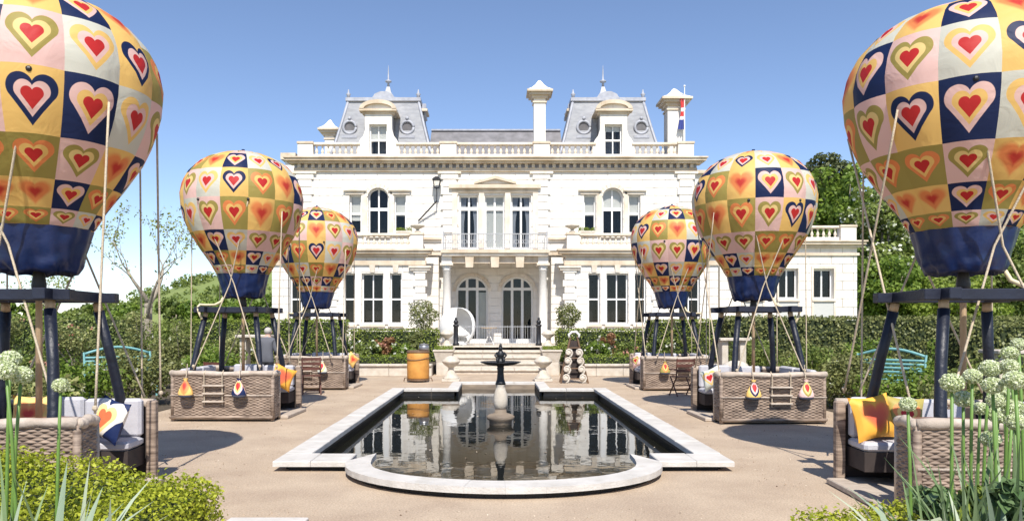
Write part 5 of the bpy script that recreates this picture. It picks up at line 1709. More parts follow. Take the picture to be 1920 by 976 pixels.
# stone urns either side of the steps
def urn(loc, label, sc=1.0):
    o = empty('garden_urn', loc); tag(o, label, 'urn', 'stone urns by the steps'); o.scale = (sc, sc, sc)
    MB().bev(-0.27, 0.27, -0.27, 0.27, 0, 0.08, 0.012).build('base', MATS['stone_pale'], o)
    MB().lathe([(0.25, 0.08), (0.24, 0.12), (0.14, 0.24), (0.09, 0.34), (0.075, 0.40), (0.10, 0.43), (0.20, 0.50), (0.27, 0.58), (0.28, 0.62), (0.26, 0.63), (0.25, 0.66), (0.16, 0.73), (0.04, 0.77)], 22).build('bowl', MATS['stone_pale'], o, True)
    return o
def planter(loc, label):
    o = empty('stone_planter', loc); tag(o, label, 'planter', 'square planters by the steps')
    MB().box(-0.24, 0.24, -0.24, 0.24, 0, 0.44).build('pier', MATS['stone'], o)
    MB().hexa([(-0.24,-0.24,0.442),(0.24,-0.24,0.442),(0.24,0.24,0.442),(-0.24,0.24,0.442)], [(-0.33,-0.33,0.80),(0.33,-0.33,0.80),(0.33,0.33,0.80),(-0.33,0.33,0.80)]).build('box', MATS['stone'], o)
    MB().bev(-0.36, 0.36, -0.36, 0.36, 0.80, 0.86, 0.012).build('lip', MATS['stone_pale'], o)
    rng = np.random.default_rng(int(abs(loc[0] * 100)))
    P = np.stack([rng.uniform(-0.3, 0.3, 420), rng.uniform(-0.3, 0.3, 420), 0.86 + rng.uniform(0, 0.12, 420)], 1)
    link('foliage', leaf_mesh('foliage', P, 0.06, MATS['leaf_lime'], rng, None, 0.5), o)
    return o
urn((-1.33, 22.6, 0), 'pale stone urn at the pond-side foot of the steps, left one')
urn((1.46, 22.6, 0), 'pale stone urn at the pond-side foot of the steps, right one')
planter((-1.75, 25.6, 0), 'square stone planter with low greenery left of the steps')
planter((1.93, 25.6, 0), 'square stone planter with low greenery right of the steps')
urn((-1.88, 29.2, 0.782), 'pale stone urn on the left cheek wall high on the steps', 0.95)
urn((2.08, 29.2, 0.782), 'pale stone urn on the right cheek wall high on the steps', 0.95)
for s_, lab in ((-1, 'left'), (1, 'right')):
    o = empty('lamp_bollard', (PC + s_ * 1.72, 31.0, 0.846)); tag(o, 'black cast-iron bollard with ball finial at the %s end of the terrace railing' % lab, 'bollard', 'black bollards on the terrace')
    MB().lathe([(0.13, 0), (0.13, 0.10), (0.10, 0.14), (0.095, 0.78), (0.13, 0.82), (0.13, 0.86), (0.06, 0.90)], 14).build('shaft', MATS['iron'], o, True)
    MB().ball((0, 0, 0.98), 0.105, 14, 10).build('ball', MATS['iron'], o, True)
    MB().ball((0, 0, 1.12), 0.055, 10, 8).build('finial', MATS['iron'], o, True)
# light terrace railing with fine bars
tr_ = empty('terrace_railing', (PC, 31.0, 0.846)); tag(tr_, 'thin pale iron railing across the top of the steps', 'railing')
for zz in (0.10, 0.78):
    MB().box(-1.62, 1.62, -0.012, 0.012, zz, zz + 0.022).build('rail', MATS['rail_iron'], tr_)
bmh = MB().tube([(0, 0, 0), (0, 0, 0.84)], 0.0075, 5).mesh('bar', MATS['rail_iron'])
for k in range(31): link('bar', bmh, tr_, (-1.58 + 3.16 * k / 30, 0, 0))

# white rounded pod chair on the terrace
pod = empty('pod_chair', px(858, 648, 30.2) * Vector((1, 1, 0)) + Vector((0, 0.75, 0.846))); tag(pod, 'white rounded pod chair standing on the terrace beside the left door', 'chair')
pod.location = ((858 - VP_X) / F_PX * 32.0, 32.0, 0.846)
vs, fs = [], []
n, mm = 24, 14
for j in range(mm + 1):
    ph_ = math.pi * j / mm
    for i in range(n + 1):
        th = R(-40) + R(296) * i / n            # open towards the right
        vs.append((0.74 * math.sin(ph_) ** 0.8 * math.cos(th + R(10)), 0.55 * math.sin(ph_) ** 0.8 * math.sin(th + R(10)), 0.80 - 0.78 * math.cos(ph_)))
for j in range(mm):
    for i in range(n):
        q = j * (n + 1) + i; fs.append((q, q + n + 1, q + n + 2, q + 1))
sh = MB().add(vs, fs).build('shell', MATS['white_cloth'], pod, True)
md_ = sh.modifiers.new('thickness', 'SOLIDIFY'); md_.thickness = 0.03
for k in range(9):
    th = R(-40) + R(296) * k / 8
    MB().tube([(0.755 * math.sin(math.pi * j / 14) ** 0.8 * math.cos(th + R(10)), 0.565 * math.sin(math.pi * j / 14) ** 0.8 * math.sin(th + R(10)), 0.80 - 0.79 * math.cos(math.pi * j / 14)) for j in range(1, 14)], 0.020, 6).build('rib', MATS['white_rod'], pod, True)
MB().lathe([(0.36, 0.36), (0.44, 0.40), (0.44, 0.48), (0.36, 0.52)], 18).build('seat_cushion', MATS['white_cloth'], pod, True)
MB().lathe([(0.42, 0.0), (0.42, 0.05), (0.30, 0.07), (0.30, 0.16)], 18).build('base', MATS['white_rod'], pod, True)

# bistro table on the terrace
bt = empty('bistro_table', (hx(917, -1.6), HY - 1.6, 0.846)); tag(bt, 'small wooden-topped folding table between the two glazed doors', 'table')
MB().prism_z([(0.36 * math.cos(2*math.pi*k/20), 0.36 * math.sin(2*math.pi*k/20)) for k in range(20)], 0.72, 0.755).build('top', MATS['wood_pole'], bt)
for a in (R(45), R(135), R(225), R(315)):
    MB().tube([(0.30 * math.cos(a), 0.30 * math.sin(a), 0), (-0.16 * math.cos(a), -0.16 * math.sin(a), 0.72)], 0.016, 6).build('leg', MATS['white_rod'], bt)

# orange drum on a trolley
dr = empty('orange_drum', (px(784, 715, 22.4).x, 22.4, 0)); tag(dr, 'orange cloth-covered drum trolley with a brown lid beside the steps', 'drum')
MB().lathe([(0.315, 0.10), (0.33, 0.13), (0.335, 0.40), (0.33, 0.70), (0.335, 0.86), (0.32, 0.88)], 28).build('barrel', MATS['orange_drum'], dr, True)
MB().lathe([(0.345, 0.88), (0.345, 0.93), (0.31, 0.945)], 28).build('lid', MATS['brown_wood'], dr)
MB().lathe([(0.34, 0.05), (0.34, 0.10), (0.30, 0.10)], 28).build('base', MATS['brown_wood'], dr)
MB().tube([(0.342 * math.cos(a), 0.342 * math.sin(a), 0.69 + 0.03 * math.sin(a * 2 + 2.2)) for a in [2*math.pi*k/28 for k in range(29)]], 0.012, 6).build('strap', MATS['brown_wood'], dr, True)
for a in (R(45), R(135), R(225), R(315)):
    MB().tube([(0.30 * math.cos(a) - 0.02, 0.30 * math.sin(a), 0.045), (0.30 * math.cos(a) + 0.02, 0.30 * math.sin(a), 0.045)], 0.045, 12).build('wheel', MATS['iron'], dr)
for s_ in (-1, 1):
    MB().tube([(s_ * 0.30, 0, 0.13), (s_ * 0.40, 0, 0.12), (s_ * 0.43, 0, 0.02)], 0.018, 6).build('foot_bar', MATS['brown_wood'], dr)
jar = empty('glass_jar', (dr.location[0] + 0.18, 22.35, 0.947)); tag(jar, 'small grey ribbed jar on the lid of the orange drum', 'jar')
MB().lathe([(0.13, 0), (0.15, 0.03), (0.15, 0.13), (0.12, 0.16)], 18).build('body', MATS['metal_grey'], jar, True)
MB().lathe([(0.135, 0.16), (0.135, 0.19), (0.03, 0.20), (0.03, 0.215)], 18).build('lid', MATS['metal_grey'], jar)

# rack hung with white scroll plates
rk = empty('plate_rack', (px(1076, 715, 22.0).x, 22.0, 0)); tag(rk, 'dark A-frame rack with two columns of round white scroll ornaments right of the steps', 'rack')
for s_ in (-1, 1):
    for yy in (-0.20, 0.24):
        MB().tube([(s_ * 0.40, yy, 0), (s_ * 0.10, 0.02, 1.35)], 0.026, 6).build('leg', MATS['brown_wood'], rk)
for zz in (0.12, 0.42, 0.72, 1.02):
    hw = 0.40 - 0.30 * zz / 1.35
    MB().box(-hw, hw, -0.20 + 0.16 * zz, -0.165 + 0.16 * zz, zz, zz + 0.03).build('rung', MATS['brown_wood'], rk)
MB().prism_y([(-0.32, 0.1), (0.32, 0.1), (0.10, 1.25), (-0.10, 1.25)], 0.03, 0.06).build('back_board', MATS['bench_dark'], rk)
MB().tube([(-0.13, 0, 1.33), (-0.15, 0, 1.42), (-0.05, 0, 1.50), (0.06, 0, 1.50), (0.16, 0, 1.42), (0.14, 0, 1.33)], 0.035, 8).build('crest', MATS['white_rod'], rk, True)
for s_ in (-1, 1):
    for k in range(4):
        zz = 0.16 + 0.245 * k
        xx = s_ * (0.245 - 0.032 * k) - 0.02; yy = -0.25 + 0.16 * zz
        mb = MB().lathe([(0.02, -0.03), (0.075, -0.02), (0.09, 0.0), (0.07, 0.012), (0.02, 0.0)], 18)
        mb.v = [(x + xx, yy + z, y * 1.05 + zz) for x, y, z in mb.v]
        pl = mb.build('shell', MATS['shell_white'], rk, True)
        sp_ = [(xx + s_ * 0.0 + (0.02 + 0.0105 * q) * math.cos(R(40 - 45 * q)), yy - 0.03 + 0.002 * q, zz + (0.02 + 0.0115 * q) * math.sin(R(40 - 45 * q))) for q in range(12)]
        MB().tube(sp_ + [(xx + 0.10, yy, zz - 0.16)], [0.012 + 0.0018 * q for q in range(12)] + [0.012], 7).build('scroll', MATS['shell_white'], pl, True)

# teal iron garden benches
def bench(loc, rz, label):
    o = empty('garden_bench', loc, rz); tag(o, label, 'bench', 'teal benches in the borders')
    W = 0.72
    for k in range(6):
        MB().bev(-W, W, -0.24 + 0.085 * k, -0.24 + 0.085 * k + 0.07, 0.43, 0.455, 0.006).build('seat_slat', MATS['teal'], o)
    for k in range(7):
        z = 0.50 + 0.085 * k
        rise = 0.05 * (1 if k > 4 else 0)
        pts = [(-W + 2 * W * i / 10, 0.28 + 0.05 * k * 0.5, z + (0.16 * math.sin(math.pi * i / 10) if k == 6 else 0)) for i in range(11)]
        MB().tube(pts, 0.032 if k == 6 else 0.030, 6).build('back_slat', MATS['teal'], o, True)
    for s_ in (-1, 1):
        MB().tube([(s_ * W, -0.24, 0), (s_ * W, -0.22, 0.45)], 0.025, 8).build('leg', MATS['teal'], o)
        MB().tube([(s_ * W, 0.34, 0), (s_ * W, 0.27, 0.45), (s_ * W, 0.42, 1.05)], 0.025, 8).build('leg', MATS['teal'], o)
        MB().tube([(s_ * W, 0.33, 0.72), (s_ * W, 0.0, 0.72), (s_ * W, -0.22, 0.70), (s_ * W, -0.28, 0.64), (s_ * W, -0.24, 0.58), (s_ * W, -0.21, 0.45)], 0.024, 8).build('arm', MATS['teal'], o, True)
        MB().tube([(s_ * W, 0.10, 0.52 + 0.0), (s_ * W, 0.0, 0.62), (s_ * W, -0.1, 0.56), (s_ * W, -0.03, 0.50), (s_ * W, 0.05, 0.55)], 0.014, 6).build('arm_scroll', MATS['teal'], o, True)
    return o
bench((px(228, 700, 17.6).x, 17.6, 0.008), R(38), 'teal iron garden bench among the shrubs behind the nearest left basket')
bench((px(1655, 700, 16.2).x, 16.2, 0.008), R(-50), 'teal iron garden bench among the shrubs behind the nearest right basket')

# low stone tables
def stone_table(loc, label, w_=0.45, h_=0.72):
    o = empty('stone_table', loc); tag(o, label, 'table', 'stone tables in the borders')
    MB().bev(-w_, w_, -0.3, 0.3, h_, h_ + 0.07, 0.012).build('slab', MATS['stone_pale'], o)
    for s_ in (-1, 1): MB().bev(s_ * w_ * 0.6 - 0.08, s_ * w_ * 0.6 + 0.08, -0.2, 0.2, 0, h_ - 0.002, 0.012).build('support', MATS['stone'], o)
def staddle(loc, label):
    o = empty('staddle_stone', loc); tag(o, label, 'ornament', 'mushroom stones in the borders')
    MB().lathe([(0.17, 0), (0.15, 0.2), (0.11, 0.60)], 14).build('stem', MATS['stone_pale'], o, True)
    MB().lathe([(0.10, 0.60), (0.33, 0.61), (0.34, 0.66), (0.27, 0.76), (0.12, 0.82), (0.02, 0.83)], 20).build('cap', MATS['stone_pale'], o, True)
stone_table((px(1372, 640, 19.2).x, 19.2, 0), 'cream stone table seen behind the middle right basket', 0.38, 1.30)
staddle((px(1379, 640, 18.4).x, 18.4, 0), 'cream mushroom-shaped stone below the stone table on the right')
stone_table((px(1893, 660, 14.0).x, 14.0, 0.008), 'cream stone table at the far right behind the alliums', 0.40, 1.16)
stone_table((px(478, 624, 19.4).x, 19.4, 0.0), 'pale stone table behind the middle left basket', 0.42, 1.38)

# folding chairs beside the farthest baskets
def folding_chair(loc, rz, label):
    o = empty('folding_chair', loc, rz); tag(o, label, 'chair', 'dark red folding chairs')
    for s_ in (-1, 1):
        MB().tube([(s_ * 0.22, -0.22, 0), (s_ * 0.22, 0.20, 0.46), (s_ * 0.22, 0.24, 0.90)], 0.018, 6).build('leg', MATS['chair_wood'], o)
        MB().tube([(s_ * 0.20, 0.22, 0), (s_ * 0.20, -0.20, 0.45)], 0.018, 6).build('leg', MATS['chair_wood'], o)
        MB().bev(s_ * 0.22 - 0.025, s_ * 0.22 + 0.025, -0.22, 0.26, 0.62, 0.65, 0.006).build('arm', MATS['chair_wood'], o)
    for k in range(5): MB().box(-0.22, 0.22, -0.22 + 0.085 * k, -0.22 + 0.085 * k + 0.07, 0.45, 0.47).build('seat_slat', MATS['chair_wood'], o)
    for k in range(3): MB().box(-0.22, 0.22, 0.21, 0.235, 0.58 + 0.12 * k, 0.65 + 0.12 * k).build('back_slat', MATS['chair_wood'], o)
    for zz in (0.08, 0.25): MB().tube([(-0.2, 0.22 - 0.42 * zz / 0.45, zz), (0.2, 0.22 - 0.42 * zz / 0.45, zz)], 0.012, 6).build('stretcher', MATS['chair_wood'], o)
folding_chair((px(584, 735, 18.4).x, 18.4, 0), R(15), 'dark red folding chair in front of the farthest left basket')
folding_chair((px(1278, 738, 18.0).x, 18.0, 0), R(-170), 'dark red folding chair in front of the farthest right basket')
folding_chair((px(415, 700, 16.6).x, 16.5, 0), R(160), 'dark chair behind the middle left basket')

# ================================================================== PERSON (seen from behind)
def person():
    o = empty('person', (px(500, 640, 18.3).x, 18.3, 0)); tag(o, 'grey-haired person in a dark grey jacket, back turned, behind the middle left basket', 'person')
    V, E, RAD = [], [], []
    def add(p, r, par=None):
        V.append(p); RAD.append(r)
        if par is not None: E.append((par, len(V) - 1))
        return len(V) - 1
    hip = add((0, 0, 0.88), (0.17, 0.12))
    wst = add((0, 0.00, 1.02), (0.155, 0.11), hip)
    cht = add((0, 0.03, 1.20), (0.18, 0.125), wst)
    shd = add((0, 0.06, 1.335), (0.145, 0.10), cht)
    nk = add((0, 0.09, 1.41), (0.055, 0.055), shd)
    h1 = add((0, 0.115, 1.475), (0.072, 0.085), nk)
    h2 = add((0, 0.125, 1.535), (0.080, 0.098), h1)
    h3 = add((0, 0.12, 1.595), (0.055, 0.068), h2)
    for s in (-1, 1):
        a0 = add((s * 0.165, 0.05, 1.325), (0.075, 0.075), shd)
        a1 = add((s * 0.225, 0.02, 1.06), (0.055, 0.06), a0)
        a2 = add((s * 0.17, 0.22, 0.98), (0.040, 0.042), a1)
        a3 = add((s * 0.13, 0.32, 0.99), (0.034, 0.024), a2)
        pm_ = add((s * 0.12, 0.375, 0.985), (0.036, 0.018), a3)
        for f in range(4):
            fx = s * 0.12 + (f - 1.5) * 0.021
            f1 = add((fx, 0.415 + 0.006 * (1 - abs(f - 1.5)), 0.982), (0.0095, 0.0095), pm_)
            f2 = add((fx, 0.442 + 0.006 * (1 - abs(f - 1.5)), 0.968), (0.009, 0.009), f1)
            add((fx, 0.450, 0.945), (0.008, 0.008), f2)
        t1 = add((s * 0.12 - s * 0.045, 0.345, 0.975), (0.010, 0.010), a3)
        add((s * 0.12 - s * 0.055, 0.38, 0.962), (0.009, 0.009), t1)
        l0 = add((s * 0.09, 0.0, 0.80), (0.10, 0.10), hip)
        l1 = add((s * 0.10, 0.02, 0.46), (0.066, 0.068), l0)
        l2 = add((s * 0.10, -0.01, 0.12), (0.048, 0.050), l1)
        l3 = add((s * 0.10, -0.015, 0.055), (0.042, 0.050), l2)
        add((s * 0.11, 0.16, 0.035), (0.040, 0.032), l3)
    me = bpy.data.meshes.new('body'); me.from_pydata(V, E, [])
    b = link('body', me, o)
    bpy.context.view_layer.objects.active = b
    sk = b.modifiers.new('skin', 'SKIN')
    if not me.skin_vertices:
        bpy.context.view_layer.update()
    for i, r in enumerate(RAD):
        me.skin_vertices[0].data[i].radius = r
    me.skin_vertices[0].data[0].use_root = True
    sk.use_smooth_shade = True
    sb = b.modifiers.new('sub', 'SUBSURF'); sb.levels = 2; sb.render_levels = 2
    # clothing colours by height on the body: shoes, dark trousers, charcoal jacket, skin above the collar; hands are skin
    m = bpy.data.materials.new('person_clothes'); m.use_nodes = True
    n = m.node_tree.nodes; l = m.node_tree.links; p = n['Principled BSDF']; p.inputs['Roughness'].default_value = 0.8
    tc = n.new('ShaderNodeTexCoord'); sp = n.new('ShaderNodeSeparateXYZ'); l.new(tc.outputs['Object'], sp.inputs[0])
    mr = n.new('ShaderNodeMapRange'); mr.inputs['From Min'].default_value = 0; mr.inputs['From Max'].default_value = 1.7
    l.new(sp.outputs[2], mr.inputs['Value'])
    rp = n.new('ShaderNodeValToRGB'); rp.color_ramp.interpolation = 'CONSTANT'
    e = rp.color_ramp.elements; e[0].position = 0; e[0].color = (0.02, 0.015, 0.012, 1); e[1].position = 0.09 / 1.7; e[1].color = (0.018, 0.018, 0.022, 1)
    q = e.new(0.80 / 1.7); q.color = (0.105, 0.108, 0.125, 1); q = e.new(1.405 / 1.7); q.color = (0.55, 0.34, 0.26, 1)
    l.new(mr.outputs[0], rp.inputs[0])
    gt = n.new('ShaderNodeMath'); gt.operation = 'GREATER_THAN'; gt.inputs[1].default_value = 0.30; l.new(sp.outputs[1], gt.inputs[0])
    mx = n.new('ShaderNodeMix'); mx.data_type = 'RGBA'; l.new(gt.outputs[0], mx.inputs[0]); l.new(rp.outputs[0], mx.inputs[6]); mx.inputs[7].default_value = (0.55, 0.34, 0.26, 1)
    l.new(mx.outputs[2], p.inputs['Base Color'])
    me.materials.append(m)
    hb = MB().ball((0, 0.112, 1.555), 0.098, 16, 12, (0.92, 1.12, 0.95))
    hb.v = [(x, y - 0.004, z) for x, y, z in hb.v]
    keep = [f for f in hb.f if np.mean([hb.v[i][2] + 0.9 * (0.112 - hb.v[i][1]) for i in f]) > 1.515]
    hb.f = keep; hb.build('hair', MATS['hair_grey'], o, True)
    for s in (-1, 1):
        MB().ball((s * 0.085, 0.125, 1.525), 0.028, 8, 6, (0.5, 0.8, 1.1)).build('ear', MATS['skin'], o, True)
    MB().ball((0, 0.225, 1.52), 0.020, 8, 6, (0.8, 1.1, 1.2)).build('nose', MATS['skin'], o, True)
    for s in (-1, 1): MB().ball((s * 0.032, 0.205, 1.545), 0.011, 8, 6).build('eye', MATS['iron'], o, True)
    MB().ball((0, 0.212, 1.478), 0.02, 8, 6, (1.2, 0.4, 0.3)).build('mouth', MATS['flag_red'], o, True)
    MB().tube([(0.072 * math.cos(a), 0.088 + 0.065 * math.sin(a), 1.405) for a in [2*math.pi*k/16 for k in range(17)]], 0.016, 6).build('collar', MATS['curtain'], o, True)
person()

# ================================================================== PLANTING
# raised-bed planting before the house
for s_, nm in ((-1, 'left'), (1, 'right')):
    a, b = sorted((PC + s_ * 2.3, PC + s_ * 5.6))
    hedge_box('clipped_hedge', 'dark clipped hedge below the house windows %s of the steps' % nm, a, b, 28.4, 29.3, 0.30, 1.22, MATS['leaf_hedge'], 31 + s_, 330, 0.075, 'hedges before the house')
    a, b = sorted((PC + s_ * 2.45, PC + s_ * 5.7))
    hedge_box('low_hedge', 'low bright box edging on the raised bed %s of the steps' % nm, a, b, 25.25, 25.8, 0.30, 0.36, MATS['leaf_lime'], 35 + s_, 420, 0.06, 'box edging on the raised beds')
    a, b = sorted((PC + s_ * 5.9, PC + s_ * 12.5))
    hedge_box('clipped_hedge', 'taller clipped hedge in front of the outer %s end of the house' % nm, a, b, 28.6, 29.6, 0.30, 1.58, MATS['leaf_hedge'] if s_ > 0 else MATS['leaf_lime'], 41 + s_, 300, 0.08, 'hedges before the house')
def topiary(loc, label, r=0.5, stem=1.15, lm='leaf_olive', seed=1, n=1500):
    rng = np.random.default_rng(seed)
    o = empty('topiary_tree', loc); tag(o, label, 'tree', 'round-headed trees before the house')
    MB().tube([(0, 0, 0), (0.02, 0, stem * 0.6), (0, 0, stem + r)], [0.035, 0.03, 0.02], 8).build('trunk', MATS['bark'], o, True)
    d = rng.normal(size=(n, 3)); d /= np.linalg.norm(d, axis=1)[:, None]
    rr = r * (0.4 + 0.66 * rng.uniform(0, 1, n) ** 0.6) * (1 + 0.22 * np.sin(d[:, 0] * 6 + seed) * np.cos(d[:, 2] * 5))
    P = d * rr[:, None] + np.array([0, 0, stem + r * 0.9])
    link('crown', leaf_mesh('crown', P, 0.105, MATS[lm], rng, d, 0.2, 0.4), o)
topiary((px(793, 600, 29.8).x, 29.9, 0.30), 'round-headed small tree left of the house door', 0.58, 1.28, 'leaf_olive', 3)
topiary((px(1066, 600, 29.8).x, 29.9, 0.30), 'round-headed small tree right of the house door', 0.52, 1.30, 'leaf_olive', 4)
mid = [(720, 26.6, 1.15, 'leaf_red', 'petal_pink', 'reddish rose bush below the left ground-floor windows'), (692, 26.4, 0.9, 'leaf_mid', 'petal_white', 'white-flowered bush at the outer end of the left raised bed'),
       (752, 26.5, 0.85, 'leaf_fresh', 'petal_white', 'white-flowered bush left of the orange drum'), (777, 27.2, 1.25, 'leaf_olive', None, 'yellow-green shrub behind the orange drum'),
       (1120, 26.5, 0.95, 'leaf_fresh', 'petal_white', 'white-flowered bush right of the scroll rack'), (1146, 26.8, 1.25, 'leaf_red', 'petal_white', 'reddish rose bush below the right ground-floor windows'),
       (1170, 26.4, 0.85, 'leaf_mid', 'petal_pink', 'pink-flowered bush at the outer end of the right raised bed'), (1060, 27.2, 1.0, 'leaf_mid', None, 'dark green shrub behind the scroll rack'),
       (650, 26.8, 1.1, 'leaf_mid', 'petal_white', 'leafy bush behind the farthest left basket'), (1235, 26.8, 1.1, 'leaf_mid', 'petal_white', 'leafy bush behind the farthest right basket')]
for k, (u, Y, h_, lm, fl, lab) in enumerate(mid):
    make_bush('shrub', lab, 'bush', (px(u, 600, Y).x, Y, 0.30), 0.62, 0.5, h_, MATS[lm], 100 + k, 1500, 0.085, 16, MATS[fl] if fl else None, 'shrubs on the raised beds', 26, 0.08)

ORD = ['first', 'second', 'third', 'fourth', 'fifth', 'sixth', 'seventh', 'eighth', 'ninth', 'tenth', 'eleventh', 'twelfth', 'thirteenth', 'fourteenth', 'fifteenth', 'sixteenth', 'seventeenth', 'eighteenth']
# rose borders either side: shrubs are told apart only by their side
rb = np.random.default_rng(77)
LEFT = [(-7.4, 11.3, 1.05), (-8.9, 11.6, 1.25), (-10.5, 12.5, 1.45), (-7.6, 13.6, 1.0), (-9.3, 14.4, 1.15), (-11.6, 14.6, 1.6), (-7.7, 15.9, 1.1), (-12.8, 17.2, 1.9), (-10.9, 19.6, 1.95),
        (-8.4, 19.9, 1.75), (-7.0, 20.8, 1.55), (-9.6, 22.2, 2.0), (-12.6, 21.4, 2.1), (-7.6, 23.0, 1.65), (-11.2, 23.6, 2.15), (-14.6, 19.5, 2.2), (-15.5, 23.0, 2.3), (-6.9, 18.3, 1.2)]
RIGHT = [(7.3, 11.0, 0.95), (8.8, 11.4, 1.1), (10.4, 12.2, 1.2), (7.4, 13.1, 1.05), (9.0, 13.6, 1.15), (11.2, 14.6, 1.35), (7.2, 15.2, 1.2), (12.8, 16.4, 1.5), (7.3, 17.4, 1.25), (10.4, 17.2, 1.4), (8.2, 19.2, 1.4), (9.9, 19.9, 1.5), (12.2, 19.4, 1.5), (7.2, 20.6, 1.35), (14.4, 18.4, 1.6)]
for side, lst in (('left', LEFT), ('right', RIGHT)):
    lst = sorted(lst, key=lambda q: q[1])
    for k, (x, y_, h_) in enumerate(lst):
        r_ = rb.uniform(0.85, 1.15)
        make_bush('rose_bush', '%s rose bush, %s nearest to the camera in the %s border' % (('white-flowered', 'leafy', 'leafy pink-flowered' if k % 2 == 0 else 'leafy')[min(2, (0 if k % 2 == 0 and k % 3 != 1 else 1 if k % 2 else 2))], ORD[k], side), 'bush', (x, y_, 0.008), r_, r_ * 0.95, h_ * 1.04, MATS[('leaf_rose', 'leaf_olive', 'leaf_rose', 'leaf_fresh', 'leaf_mid')[k % 5]], 200 + k + (50 if side == 'right' else 0),
                  3000, 0.085, 30, MATS[('petal_white', 'petal_pink', 'petal_white')[k % 3]] if k % 2 == 0 else None, 'rose bushes in the %s border' % side, 12, 0.06)
hedge_box('tall_hedge', 'long dark clipped hedge behind the right border', 7.0, 17.5, 22.4, 23.5, 0.0, 1.92, MATS['leaf_olive'], 61, 260, 0.095, None)
hedge_box('tall_hedge', 'long clipped hedge behind the left border', -17.5, -12.2, 25.0, 26.0, 0.0, 1.95, MATS['leaf_mid'], 62, 240, 0.095, None)
hedge_box('brown_hedge', 'brownish-green hedge at the right edge behind the alliums', 9.6, 14.0, 15.4, 16.2, 0.008, 1.72, MATS['leaf_olive'], 63, 330, 0.08, None)

# foreground box hedges
hedge_box('box_hedge', 'bright yellow-green box hedge in the bottom left corner', -6.2, -2.0, 3.6, 5.4, 0.0, 0.62, MATS['leaf_box'], 71, 3600, 0.032, None,
          lambda x, y: 0.60 + 0.20 * np.clip(-x + 1.7, 0, 2.4) * np.clip(0.6 + 0.5 * y, 0.3, 1) + 0.015 * np.sin(x * 3.1) * np.cos(y * 2.7) - 0.05 * np.clip((x - 1.9) / 0.2, 0, 1) ** 2 - 0.06 * np.clip((-y - 0.6), 0, 1))
hedge_box('box_hedge', 'bright yellow-green box hedge in the bottom right corner', 1.98, 6.2, 3.7, 5.2, 0.0, 0.46, MATS['leaf_box'], 72, 3600, 0.032, None,
          lambda x, y: 0.40 + 0.10 * np.clip(x + 1.7, 0, 2) + 0.02 * np.sin(x * 3.4) * np.cos(y * 2.2) - 0.10 * np.clip((-x - 1.9) / 0.25, 0, 1) ** 2)

# alliums
def allium(head, Y, label, r=0.052, seed=0, foot=None, group='white alliums on the right'):
    rng = np.random.default_rng(900 + seed)
    c = px(head[0], head[1], Y)
    o = empty('allium', (c.x + rng.normal() * 0.03, c.y + rng.normal() * 0.05, 0.0)); tag(o, label, 'flower', group)
    d = c - Vector(o.location)
    MB().tube([(0, 0, 0), (d.x * 0.25, d.y * 0.25, d.z * 0.4), (d.x * 0.6, d.y * 0.6, d.z * 0.75), (d.x, d.y, d.z)], [0.011, 0.010, 0.009, 0.008], 7).build('stem', MATS['stem_green'], o, True)
    n = 900
    v = rng.normal(size=(n, 3)); v /= np.linalg.norm(v, axis=1)[:, None]
    rad = r * rng.uniform(0.82, 1.03, n)
    P = v * rad[:, None] * np.array([1.06, 1.06, 0.92]) + np.array(d)
    hd = link('flower_head', leaf_mesh('flower_head', P, 0.014, MATS['petal_allium'], rng, v, 0.1, 0.7), o)
    MB().ball(d, r * 0.80, 14, 10).build('flower_core', MATS['allium_core'], hd, True)
RA = [(1702, 757, 4.1), (1785, 717, 3.9), (1823, 705, 4.2), (1806, 747, 4.3), (1856, 690, 4.4), (1861, 722, 3.8), (1866, 750, 4.0), (1893, 686, 4.0), (1903, 712, 3.7), (1899, 765, 4.1), (1893, 662, 4.5), (1872, 777, 4.4), (1905, 790, 3.8), (1838, 765, 4.6), (1880, 735, 4.7), (1910, 645, 4.6), (1858, 822, 4.2)]
RA.sort()
for k, (x, y_, Y) in enumerate(RA):
    lab = 'white allium globe, %s from the left in the right foreground clump' % ORD[k] if k else 'lone white allium globe left of the right foreground clump'
    allium((x, y_), Y, lab, 0.041 + 0.004 * ((k * 7) % 4), k)
for k, (x, y_, Y, lab) in enumerate(((19, 673, 4.0, 'highest white allium globe at the left edge'), (11, 694, 3.8, 'white allium globe cut by the left edge, below the highest'), (40, 703, 3.9, 'white allium globe right of the pair at the left edge'), (114, 722, 4.2, 'lone white allium globe before the nearest left basket post'))):
    allium((x, y_), Y, lab, 0.05 if k < 3 else 0.042, 40 + k, group='white alliums on the left')

